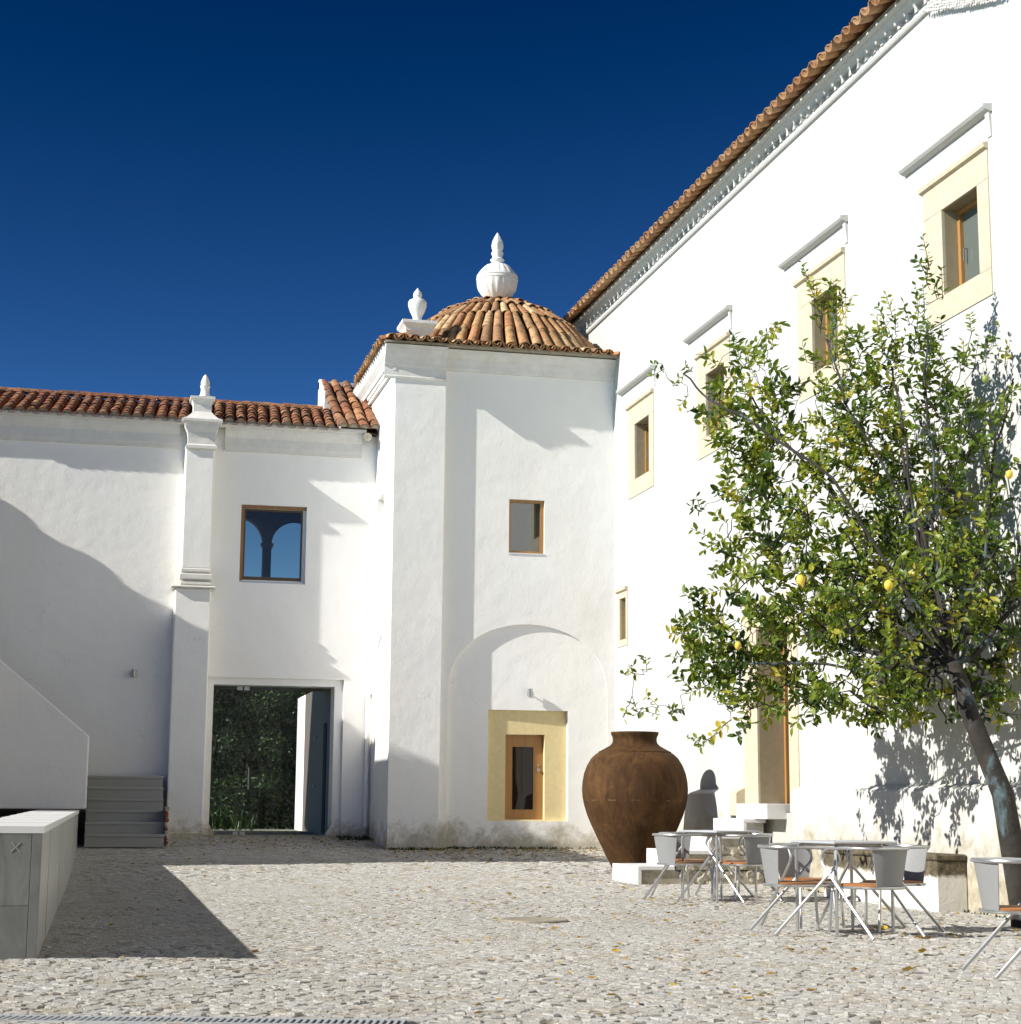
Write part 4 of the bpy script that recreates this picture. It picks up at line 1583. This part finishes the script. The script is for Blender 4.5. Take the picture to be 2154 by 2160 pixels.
def make_chair(label, loc, rz):
    root = thing('cafe_chair', label, 'chair', loc, 0, 'tubular metal chairs round the courtyard tables')
    L = Vector(loc)

    def P(pts):
        return [L + Vector((p[0], p[1] * 1.14, p[2])) for p in pts]
    # arm rail running round the back, turning down at the front and raking back to the rear feet
    half = []
    for k in range(0, 11):
        a = math.pi / 2 * k / 10
        half.append((0.275 * math.sin(a) ** 0.75, 0.02 - 0.27 * math.cos(a) ** 0.75, HR + 0.004))
    side = [(0.277, 0.08, HR), (0.278, 0.14, HR - 0.001)]
    bend = [(0.279, 0.14 + 0.085 * math.sin(t_), HR - 0.085 + 0.084 * math.cos(t_)) for t_ in [0.35, 0.8, 1.25, 1.7, 2.1]]
    down = [(0.276, -0.26, 0.012)]
    rgt = half + side + bend + down
    lft = [(-x, y, z) for x, y, z in reversed(rgt[1:])]
    b = MB()
    b.tube(P(lft + rgt), 0.0125, 8)
    b.build('arm_rail', M['alu'], root, True)
    # seat ring
    ring = []
    for k in range(25):
        a = 2 * math.pi * k / 24
        ring.append((0.205 * math.copysign(abs(math.cos(a)) ** 0.6, math.cos(a)), 0.0 + 0.215 * math.copysign(abs(math.sin(a)) ** 0.6, math.sin(a)), HS))
    b = MB()
    b.tube(P(ring), 0.011, 8, False)
    b.build('seat_frame', M['alu'], root, True)
    for sx in (-1, 1):
        b = MB()
        b.tube(P([(sx * 0.10, 0.205, HS - 0.018), (sx * 0.165, 0.208, HS - 0.02), (sx * 0.188, 0.212, HS - 0.045), (sx * 0.20, 0.235, 0.012)]), 0.0115, 8)
        b.build('leg', M['alu'], root, True)
        b = MB()
        b.tube(P([(sx * 0.19, -0.10, HS), (sx * 0.277, -0.083, HS - 0.002)]), 0.009, 6)
        b.build('brace', M['alu'], root, True)
    # wooden seat
    b = MB()
    n_ = 24
    vs, fs = [], []
    for z, f_ in ((HS + 0.008, 0.93), (HS + 0.022, 0.94), (HS + 0.026, 0.90)):
        for k in range(n_):
            a = 2 * math.pi * k / n_
            vs.append(L + Vector((0.205 * f_ * math.copysign(abs(math.cos(a)) ** 0.6, math.cos(a)), 0.245 * f_ * math.copysign(abs(math.sin(a)) ** 0.6, math.sin(a)), z)))
    for r in range(2):
        for k in range(n_):
            fs.append((r * n_ + k, r * n_ + (k + 1) % n_, (r + 1) * n_ + (k + 1) % n_, (r + 1) * n_ + k))
    fs += [tuple(range(n_ - 1, -1, -1)), tuple(2 * n_ + k for k in range(n_))]
    b.add(vs, fs)
    b.build('seat', M['wood_seat'], root, True)
    # sheet-metal back plate, narrowing to the seat
    b = MB()
    vs, fs = [], []
    m_ = 8
    for th in (0, 1):
        for i in range(5):
            f_ = i / 4
            z = HS + (HR - HS) * f_
            w = 0.135 + (0.19 - 0.135) * f_
            for k in range(m_ + 1):
                s_ = (k / m_) * 2 - 1
                x = w * s_
                yb_ = -0.205 - 0.045 * f_
                y = yb_ + (0.022 + 0.030 * f_) * abs(s_) ** 2.2 + 0.004 * th
                vs.append(L + Vector((x, y * 1.14, z)))
    q = 5 * (m_ + 1)
    for th in (0, 1):
        for i in range(4):
            for k in range(m_):
                a_ = th * q + i * (m_ + 1) + k
                fs.append((a_, a_ + 1, a_ + m_ + 2, a_ + m_ + 1))
    for i in range(4):
        for k in (0, m_):
            a_ = i * (m_ + 1) + k
            fs.append((a_, a_ + m_ + 1, q + a_ + m_ + 1, q + a_))
    b.add(vs, fs)
    b.build('backrest', M['alu_plate'], root, True)
    root.rotation_euler = (0, 0, rz)
    return root


def copy_thing(root, loc, rz, label):
    r = root.copy()
    COL.objects.link(r)
    r.location = loc
    r.rotation_euler = (0, 0, rz)
    r['label'] = label
    for ch in root.children:
        c = ch.copy()
        COL.objects.link(c)
        c.parent = r
        for g in ch.children:
            d = g.copy()
            COL.objects.link(d)
            d.parent = c
    return r


def on_ground(x, y):
    return (x, y, gz(x, y) + 0.004)


T1 = (6.02, 13.75)
T2 = (6.56, 18.25)
CH = [
    ((5.585, 13.71), -90, 'metal chair at the left of the near table, its curved back to the jar'),
    ((6.03, 13.26), 20, 'metal chair in front of the near table with its grey back plate towards the viewer'),
    ((6.50, 13.86), 98, 'metal chair at the right of the near table with a half-shaded bright back plate'),
    ((5.93, 14.33), 186, 'metal chair behind the near table whose orange wooden seat shows under the top'),
    ((6.15, 18.28), -68, 'metal chair at the left of the far table, nearest the marble steps'),
    ((6.745, 18.04), 24, 'metal chair in front of the far table with its back plate towards the viewer'),
    ((6.97, 18.57), 104, 'metal chair at the right of the far table, mostly hidden behind another back plate'),
    ((6.40, 18.86), 190, 'metal chair behind the far table, facing the viewer beside the steps'),
    ((5.60, 10.10), -97, 'metal chair cut off by the right edge of the picture under the tree'),
]
first = None
for (p_, a_, lab) in CH:
    if first is None:
        first = make_chair(lab, on_ground(*p_), math.radians(a_))
    else:
        copy_thing(first, on_ground(*p_), math.radians(a_), lab)


def make_table(label, loc, rz, s=0.62):
    root = thing('cafe_table', label, 'table', loc, 0, 'square metal tables in the courtyard')
    L = Vector(loc)
    h = s / 2
    b = MB()
    b.bbox(L + Vector((-h, -h, 0.715)), L + Vector((h, h, 0.737)), 0.006)
    b.build('table_top', M['table_top'], root)
    for sx in (-1, 1):
        for sy in (-1, 1):
            b = MB()
            e = h - 0.035
            b.tube([L + Vector((sx * (e - 0.05), sy * (e - 0.05), 0.705)), L + Vector((sx * (e - 0.015), sy * (e - 0.015), 0.69)), L + Vector((sx * e, sy * e, 0.65)), L + Vector((sx * e, sy * e, 0.0))], 0.014, 8)
            b.build('leg', M['alu'], root, True)
    b = MB()
    for k in range(2):
        d = Vector((1, 1, 0)) if k else Vector((1, -1, 0))
        b.tube([L + d * (h - 0.09) + Vector((0, 0, 0.703)), L - d * (h - 0.09) + Vector((0, 0, 0.703))], 0.011, 6)
    b.build('under_frame', M['alu'], root)
    root.rotation_euler = (0, 0, rz)
    return root


tb = make_table('near square metal table, the larger one, ringed by four chairs', on_ground(*T1), math.radians(12))
copy_thing(tb, on_ground(*T2), math.radians(22), 'farther square metal table beside the marble steps and the jar')

# ================================================================== DRAIN GRATE, MANHOLE
g0, g1 = DG0, DG1
gd = (g1 - g0)
gd.z = 0
gl_ = gd.length
gd.normalize()
gn = Vector((-gd.y, gd.x, 0))
gr = thing('drain_grate', 'long narrow metal drain grate along the bottom left edge', 'grate', ((g0 + g1) / 2))
b = MB()
for s_ in (-1, 1):
    a0 = g0 + gn * s_ * 0.105
    a1 = g1 + gn * s_ * 0.105
    w = gn * 0.014
    vs = []
    for z in (-0.05, 0.002):
        vs += [a0 - w + Vector((0, 0, z)), a1 - w + Vector((0, 0, z)), a1 + w + Vector((0, 0, z)), a0 + w + Vector((0, 0, z))]
    b.add(vs, [(0, 3, 2, 1), (4, 5, 6, 7), (0, 1, 5, 4), (1, 2, 6, 5), (2, 3, 7, 6), (3, 0, 4, 7)])
b.build('frame', M['iron'], gr)
b = MB()
vs = []
for z in (-0.012, 0.001):
    for (p_, q_) in ((-0.006, -0.0905), (0.006, -0.0905), (0.006, 0.0905), (-0.006, 0.0905)):
        vs.append(gd * p_ + gn * q_ + Vector((0, 0, z)))
b.add(vs, [(0, 3, 2, 1), (4, 5, 6, 7), (0, 1, 5, 4), (1, 2, 6, 5), (2, 3, 7, 6), (3, 0, 4, 7)])
bm_ = b.mesh('bar', M['iron'])
k = 0.02
while k < gl_:
    inst('bar', bm_, gr, Matrix.Translation(g0 + gd * k))
    k += 0.033
b = MB()
b.add([g0 - gn * 0.09 + Vector((0, 0, -0.006)), g1 - gn * 0.09 + Vector((0, 0, -0.006)), g1 + gn * 0.09 + Vector((0, 0, -0.006)), g0 + gn * 0.09 + Vector((0, 0, -0.006))], [(0, 1, 2, 3)])
b.build('channel', M['dark'], gr)
mc = (3.85, 15.52)
b = MB()
b.lathe([(0.30, -0.03), (0.30, 0.012), (0.285, 0.018), (0.27, 0.014), (0.26, 0.010), (0.05, 0.012), (0.02, 0.013)], (mc[0], mc[1], gz(*mc)), 32)
mh = b.build('manhole_cover', mat_simple('rusty_cast_iron', (0.31, 0.27, 0.215), 0.8, 0.2, 0.3, 12, 0.4, obj=False), None, True)
tag(mh, 'round rusty manhole cover set flat in the cobbles', 'manhole')

# ================================================================== LEAVES / PLANTS
M['leaf'] = mat_leaf('lemon_leaf', [(0.022, 0.048, 0.008), (0.05, 0.098, 0.013), (0.11, 0.175, 0.02), (0.20, 0.265, 0.03), (0.31, 0.34, 0.04), (0.50, 0.41, 0.05)], 0.42)
M['leaf_dark'] = mat_leaf('shrub_leaf', [(0.012, 0.026, 0.009), (0.028, 0.052, 0.016), (0.06, 0.10, 0.03), (0.17, 0.21, 0.09)], 0.2)
M['leaf_dry'] = mat_leaf('fallen_leaf', [(0.30, 0.16, 0.03), (0.45, 0.32, 0.04), (0.22, 0.11, 0.03)], 0.15)


class LeafMesh:
    def __init__(s):
        s.v, s.f, s.t = [], [], []

    def leaf(s, o, d, nrm, L, W, tone, fold=None):
        fold = random.uniform(0.05, 0.5) if fold is None else fold
        curl = random.uniform(0.0, 0.30)
        o, d = Vector(o), Vector(d).normalized()
        nrm = Vector(nrm)
        sd = d.cross(nrm)
        if sd.length < 1e-4:
            sd = d.orthogonal()
        sd.normalize()
        up = sd.cross(d)
        k = len(s.v)
        mid = o + d * L * 0.45 - up * W * fold
        tip = o + d * L - up * L * curl
        s.v += [tuple(o), tuple(o + d * L * 0.40 + sd * W * 0.5), tuple(mid), tuple(o + d * L * 0.40 - sd * W * 0.5), tuple(o + d * L * 0.75 + sd * W * 0.36 - up * L * 0.03), tuple(o + d * L * 0.75 - sd * W * 0.36 - up * L * 0.03), tuple(tip)]
        s.f += [(k, k + 1, k + 2), (k, k + 2, k + 3), (k + 1, k + 4, k + 6, k + 2), (k + 2, k + 6, k + 5, k + 3)]
        s.t += [tone] * 4

    def build(s, name, mat, parent):
        o = wloc(parent) if parent else (0, 0, 0)
        me = tone_mesh(name, [(x - o[0], y - o[1], z - o[2]) for x, y, z in s.v], s.f, s.t, mat)
        ob = bpy.data.objects.new(name, me)
        COL.objects.link(ob)
        if parent:
            ob.parent = parent
        return ob


# ---- lemon tree
t = NT('lemon_bark')
p = t.pos(obj=True)
n1 = t.noise(5, 6, 0.7, p, 0.4)
c = t.ramp(n1, [(0.3, (0.010, 0.008, 0.006)), (0.6, (0.032, 0.026, 0.020)), (0.8, (0.07, 0.06, 0.05))])
n2 = t.noise(3.2, 5, 0.7, t.pos((1, 1, 0.5), obj=True), 0.5)
c = t.mix(t.ramp(n2, [(0.54, 0.0), (0.68, 0.7)]), c, (0.13, 0.22, 0.25))
t.col(c)
t.rough(0.9)
t.bump(n1, 0.7, 0.03)
M['bark'] = t.m
TB = Vector((7.90, 14.25, 0.0))
tree = thing('lemon_tree', 'leaning lemon tree with a wide leafy crown and a few yellow lemons at the right', 'tree', TB)
S = 2154 / 1927.0


def P3(x, y, Y):
    return onY(x * S, y * S, Y)


trunk = [TB + Vector((0.02, 0, -0.05)), TB + Vector((0, 0, 0.15)), P3(1893, 1500, 14.3), P3(1860, 1420, 14.4), P3(1832, 1350, 14.5), P3(1812, 1290, 14.6), P3(1800, 1255, 14.7)]
b = MB()
b.tube(trunk, [0.13, 0.115, 0.098, 0.090, 0.082, 0.080, 0.072], 12)
b.build('trunk', M['bark'], tree, True)
fork = trunk[-1]
# crown masses: px centre, px radii, mean depth Y, depth spread, number of sprays
masses = [
    (1600, 1010, 270, 235, 16.5, 1.3, 190), (1510, 1180, 225, 115, 17.4, 1.1, 100), (1750, 1140, 190, 190, 15.2, 1.1, 140),
    (1690, 800, 175, 200, 16.0, 1.0, 100), (1420, 750, 95, 125, 17.2, 0.7, 44), (1345, 1250, 110, 60, 17.7, 0.5, 20),
    (1290, 705, 45, 45, 17.6, 0.2, 5), (1860, 1010, 90, 300, 15.3, 0.9, 86), (1912, 720, 28, 100, 15.0, 0.3, 14),
    (1560, 640, 50, 110, 15.6, 0.25, 18), (1750, 610, 36, 110, 15.4, 0.25, 17), (1680, 650, 30, 60, 15.5, 0.2, 7),
    (1190, 1262, 42, 18, 18.2, 0.2, 3), (1195, 1330, 26, 12, 18.0, 0.1, 2), (1330, 1398, 22, 20, 17.5, 0.1, 3), (1245, 1335, 50, 35, 17.8, 0.2, 6),
    (1430, 890, 60, 90, 17.2, 0.4, 26), (1320, 975, 25, 15, 17.4, 0.1, 2), (2030, 1060, 120, 290, 15.0, 0.9, 95), (1830, 660, 40, 70, 15.2, 0.3, 7),
    (1620, 1305, 190, 60, 16.7, 1.2, 46), (1430, 1300, 110, 70, 17.3, 0.9, 27), (1760, 1320, 110, 50, 16.3, 1.0, 22), (1870, 1290, 60, 60, 15.0, 0.4, 14), (1940, 1330, 70, 60, 15.2, 0.4, 14)]
limbs = {0: [(1700, 1180)], 1: [(1690, 1240), (1600, 1230)], 2: [(1790, 1200)], 3: [(1750, 1100), (1720, 950)], 4: [(1720, 1150), (1560, 900), (1470, 810)], 5: [(1650, 1260), (1480, 1250)], 6: [(1560, 900), (1400, 800), (1330, 750)],
         7: [(1830, 1150)], 8: [(1850, 1050), (1890, 850)], 9: [(1720, 1000), (1610, 800)], 10: [(1770, 1050), (1750, 800)], 11: [(1740, 950), (1690, 760)], 18: [(1850, 1230), (1930, 1130)]}
tw = MB()
leafs = []
nodes = []
for i, (cx, cy, rx, ry, Yc, dY, n_) in enumerate(masses):
    if i in limbs:
        pts = [fork]
        lp = limbs[i]
        for k, (a_, c_) in enumerate(lp):
            f_ = (k + 1) / (len(lp) + 1)
            pts.append(P3(a_, c_, fork.y + (Yc - fork.y) * f_) + Vector((random.gauss(0, .03), random.gauss(0, .05), random.gauss(0, .03))))
        pts.append(P3(cx, cy, Yc))
        # subdivide
        fine = []
        for k in range(len(pts) - 1):
            for q in range(4):
                w = pts[k].lerp(pts[k + 1], q / 4)
                fine.append(w + Vector((random.gauss(0, .018), random.gauss(0, .018), random.gauss(0, .018))) * (1 if q else 0))
        fine.append(pts[-1])
        r0 = 0.040 if n_ > 75 else 0.017
        b = MB()
        b.tube(fine, [r0 + (0.010 - r0) * (k / (len(fine) - 1)) for k in range(len(fine))], 7)
        b.build('branch', M['bark'], tree, True)
        nodes += fine[2:]
UPV = Vector((0, 0, 1))
shoot = {9, 10, 11, 8, 19}
spr = []
for i, (cx, cy, rx, ry, Yc, dY, n_) in enumerate(masses):
    for k in range(int(n_ * 1.45) if n_ > 30 else n_):
        while True:
            a_, b_, e_ = random.uniform(-1, 1), random.uniform(-1, 1), random.uniform(-1, 1)
            if a_ * a_ + b_ * b_ + e_ * e_ < 1:
                break
        q = P3(cx + a_ * rx, cy + b_ * ry, Yc + e_ * dY)
        if q.x < 8.35:
            spr.append(((q - fork).length, i, q))
spr.sort(key=lambda w: w[0])
NP = np.zeros((len(nodes) + 3 * len(spr) + 5, 3))
for k, q in enumerate(nodes):
    NP[k] = q[:]
cntn = len(nodes)
# every spray grows from the nearest twig already there, so the twigs branch
for dist_, i, q in spr:
        j = int(np.argmin(((NP[:cntn] - np.array(q[:])) ** 2).sum(1)))
        src = Vector(NP[j])
        out = (q - src)
        if i in shoot:
            d = Vector((random.gauss(0, .22), random.gauss(0, .22), 1))
            Ltw = random.uniform(0.18, 0.34)
        else:
            d = (q - fork).normalized() * 0.6 + Vector((random.gauss(0, .55), random.gauss(0, .55), random.gauss(0.12, .5)))
            Ltw = random.uniform(0.16, 0.34) * (0.6 if masses[i][6] < 7 else 1)
        d.normalize()
        wob = 0.10 * out.length
        m1 = src.lerp(q, 0.35) + Vector((random.gauss(0, wob), random.gauss(0, wob), random.gauss(0, wob)))
        m2 = src.lerp(q, 0.7) + Vector((random.gauss(0, wob), random.gauss(0, wob), random.gauss(0, wob)))
        r_ = 0.004 + 0.012 * max(0.0, 1 - dist_ / 3.2)
        tw.tube([src, m1, m2, q, q + d * Ltw], [r_ * 1.2, r_, r_ * 0.85, 0.0045, 0.002], 4, False)
        for w in (m1, m2, q):
            NP[cntn] = w[:]
            cntn += 1
        small = masses[i][6] < 7
        nl = random.randint(5, 8) if small else random.randint(9, 15)
        bright = min(1, max(0, random.gauss(0.50, 0.19)))
        if random.random() < 0.08:
            bright = 0.85
        for m_ in range(nl):
            f_ = (m_ + random.random()) / nl
            o = q + d * Ltw * f_
            ang = m_ * 2.4 + random.uniform(-.4, .4)
            s1 = d.orthogonal().normalized()
            s2 = d.cross(s1)
            ld = d * random.uniform(0.2, 0.8) + (s1 * math.cos(ang) + s2 * math.sin(ang)) + UPV * random.uniform(-0.35, 0.35)
            L_ = random.uniform(0.06, 0.128) * (0.8 if i in shoot else 1) * (q.y / 15.6) * (0.72 if small else 1)
            nr = UPV * 0.5 - sdir * 0.75 + Vector((random.gauss(0, .5), random.gauss(0, .5), random.gauss(0, .4)))
            tn = min(1, max(0, bright + random.gauss(0, 0.10)))
            leafs.append((o, ld, nr, L_, L_ * random.uniform(0.42, 0.55), tn))
twigs = tw.build('twigs', M['bark'], tree, False, None, False)
twigs['kind'] = 'stuff'
leafs.sort(key=lambda l: (Vector(l[0]) - CAM).length / l[3])
solo = leafs[:280]
rest = leafs[280:]
lm = LeafMesh()
for l in rest:
    lm.leaf(*l)
fo = lm.build('foliage', M['leaf'], tree)
fo['kind'] = 'stuff'
for l in solo:
    lm = LeafMesh()
    lm.leaf(Vector((0, 0, 0)), *l[1:])
    me = tone_mesh('leaf', lm.v, lm.f, lm.t, M['leaf'])
    inst('leaf', me, tree, Matrix.Translation(l[0]))
M['lemon'] = mat_simple('ripe_lemon', (0.75, 0.52, 0.06), 0.45, 0, 0.06, 10)
M['lemon_green'] = mat_simple('unripe_lemon', (0.22, 0.27, 0.06), 0.45, 0, 0.1, 10)


def lemon_mesh(mat):
    b = MB()
    b.lathe([(0.004, -0.050), (0.010, -0.044), (0.026, -0.032), (0.034, -0.012), (0.035, 0.006), (0.029, 0.026), (0.014, 0.038), (0.004, 0.042)], (0, 0, 0), 14)
    return b.mesh('lemon', mat, True)


lmY, lmG = lemon_mesh(M['lemon']), lemon_mesh(M['lemon_green'])
for (x, y, Y, g_, s_) in ((1511, 1094, 14.45, 0, 1.15), (1677, 1104, 14.2, 0, 1.15), (1393, 1218, 15.6, 0, 0.95), (1550, 985, 14.6, 1, 1.0), (1860, 715, 14.9, 1, 1.0), (1480, 1055, 15.0, 1, .9), (1905, 895, 14.3, 0, 1.0), (1680, 1205, 14.3, 1, .9), (1808, 1180, 14.4, 1, .9), (1440, 1130, 15.2, 1, .9)):
    m = Matrix.Translation(P3(x, y, Y)) @ Matrix.Rotation(random.uniform(-.5, .5), 4, 'X') @ Matrix.Scale(s_ * 0.95, 4)
    inst('lemon', lmG if g_ else lmY, tree, m)

# ---- garden seen through the glass entrance
bush = thing('garden_shrub', 'dark leafy garden shrub seen through the glass entrance', 'shrub', (3.0, 37.5, 0.5))
lm = LeafMesh()
for k in range(9000):
    x = random.uniform(1.6, 4.6)
    z = 0.5 + 3.6 * random.random()
    depth = 37.2 + 0.9 * mnoise.noise(Vector((x * 1.3, z * 1.3, 3))) + 0.25 * random.random()
    d = Vector((random.gauss(0, 1), random.gauss(-.3, 1), random.gauss(0.1, .8)))
    L_ = random.uniform(0.06, 0.13)
    lm.leaf((x, depth, z), d, (random.gauss(0, .6), -0.6 + random.gauss(0, .5), 0.8), L_, L_ * 0.5, min(1, max(0, random.gauss(0.4, 0.25))))
o = lm.build('foliage', M['leaf_dark'], bush)
o['kind'] = 'stuff'
b = MB()
for k in range(7):
    x = 1.9 + k * 0.4
    b.tube([(x, 38.0, 0.4), (x + random.uniform(-.2, .2), 37.8, 2.2), (x + random.uniform(-.4, .4), 37.7, 4.2)], [0.06, 0.04, 0.015], 6)
b.build('stem', M['bark'], bush)
b = MB()
b.box((0.5, 38.6, 0.3), (6.0, 38.7, 4.4))
hb = b.build('garden_backdrop_hedge', M['dark'], None)
tag(hb, 'dense dark hedge behind the garden shrub, seen through the glass', 'hedge')
gp = LeafMesh()
for k in range(26):
    x = random.uniform(2.2, 3.2)
    y = random.uniform(34.8, 35.3)
    for q in range(4):
        gp.leaf((x, y, 0.48), (random.gauss(0, .35), random.gauss(0, .3), 1), (random.gauss(0, 1), -1, 0.2), random.uniform(0.2, 0.42), 0.03, random.uniform(0.2, 0.75))
go = gp.build('grass_clump', M['leaf_dark'], None)
tag(go, 'blades of long grass growing at the foot of the garden shrub', 'grass', None, 'stuff')

# ---- fallen leaves and weeds
fl_ = LeafMesh()
for k in range(1500):
    if k > 620:
        x, y = random.uniform(1.9, 8.2), 28.9 - abs(random.gauss(0, 0.9))
        if x < 4.6:
            y += 1.7
    elif random.random() < 0.55:
        x, y = random.uniform(2.5, 8.2), random.uniform(9, 21)
    elif random.random() < 0.5:
        x, y = random.uniform(4.6, 8.3), random.uniform(26, 28.7)
    else:
        x, y = random.uniform(0, 7), random.uniform(8, 28)
    a_ = random.uniform(0, 6.28)
    L_ = random.uniform(0.03, 0.07)
    fl_.leaf((x, y, gz(x, y) + 0.016), (math.cos(a_), math.sin(a_), 0.15), (random.gauss(0, .3), random.gauss(0, .3), 1), L_, L_ * 0.5, random.random())
fo = fl_.build('leaf_litter', M['leaf_dry'], None)
tag(fo, 'small dry leaves scattered over the cobbles', 'leaves', None, 'stuff')
for (px, py, lab) in ((1948, 2009, 'fallen yellow leaf on the cobbles right of the near table'), (1908, 2049, 'fallen yellow leaf nearest the bottom right of the cobbles'), (1868, 1962, 'yellow leaf lying under the near table'), (1958, 1982, 'brown curled leaf beside the foot of the right-hand chair')):
    q = onZ(px, py, 0.014)
    lm = LeafMesh()
    for s_ in range(2):
        a_ = random.uniform(0, 6.28)
        lm.leaf((0, 0, 0), (math.cos(a_), math.sin(a_), 0.45), (0, 0.2, 1), 0.11, 0.06, 0.5 if 'yellow' in lab else 1.0)
    o = lm.build('fallen_leaf', M['leaf_dry'], None)
    o.location = q
    tag(o, lab, 'leaf', 'fallen leaves on the cobbles')
wd = LeafMesh()
for k in range(900):
    r_ = random.random()
    if r_ < 0.55:
        x, y = random.uniform(4.7, 8.3), (YT if False else 28.8) - abs(random.gauss(0, 0.05)) - 0.02
        if x > 5.6:
            y += RC + NC
    elif r_ < 0.8:
        x, y = random.uniform(4.1, 4.66), random.uniform(30.2, 30.7)
    else:
        x, y = 8.4 - abs(random.gauss(0, .04)), random.uniform(15, 21)
    hgt = 0.06 if r_ < 0.8 else 0.04
    wd.leaf((x, y, gz(x, y) - 0.01), (random.gauss(0, .5), random.gauss(-.2, .5), 1), (random.gauss(0, 1), -1, .3), random.uniform(0.4, 1.3) * hgt, 0.02, random.random() * 0.8)
wo_ = wd.build('weeds', M['leaf_dark'], None)
tag(wo_, 'low weeds along the foot of the white walls', 'weeds', None, 'stuff')
print('objects', len(bpy.data.objects), 'leaves', len(leafs), 'cobbles', len(Fc) // 13)
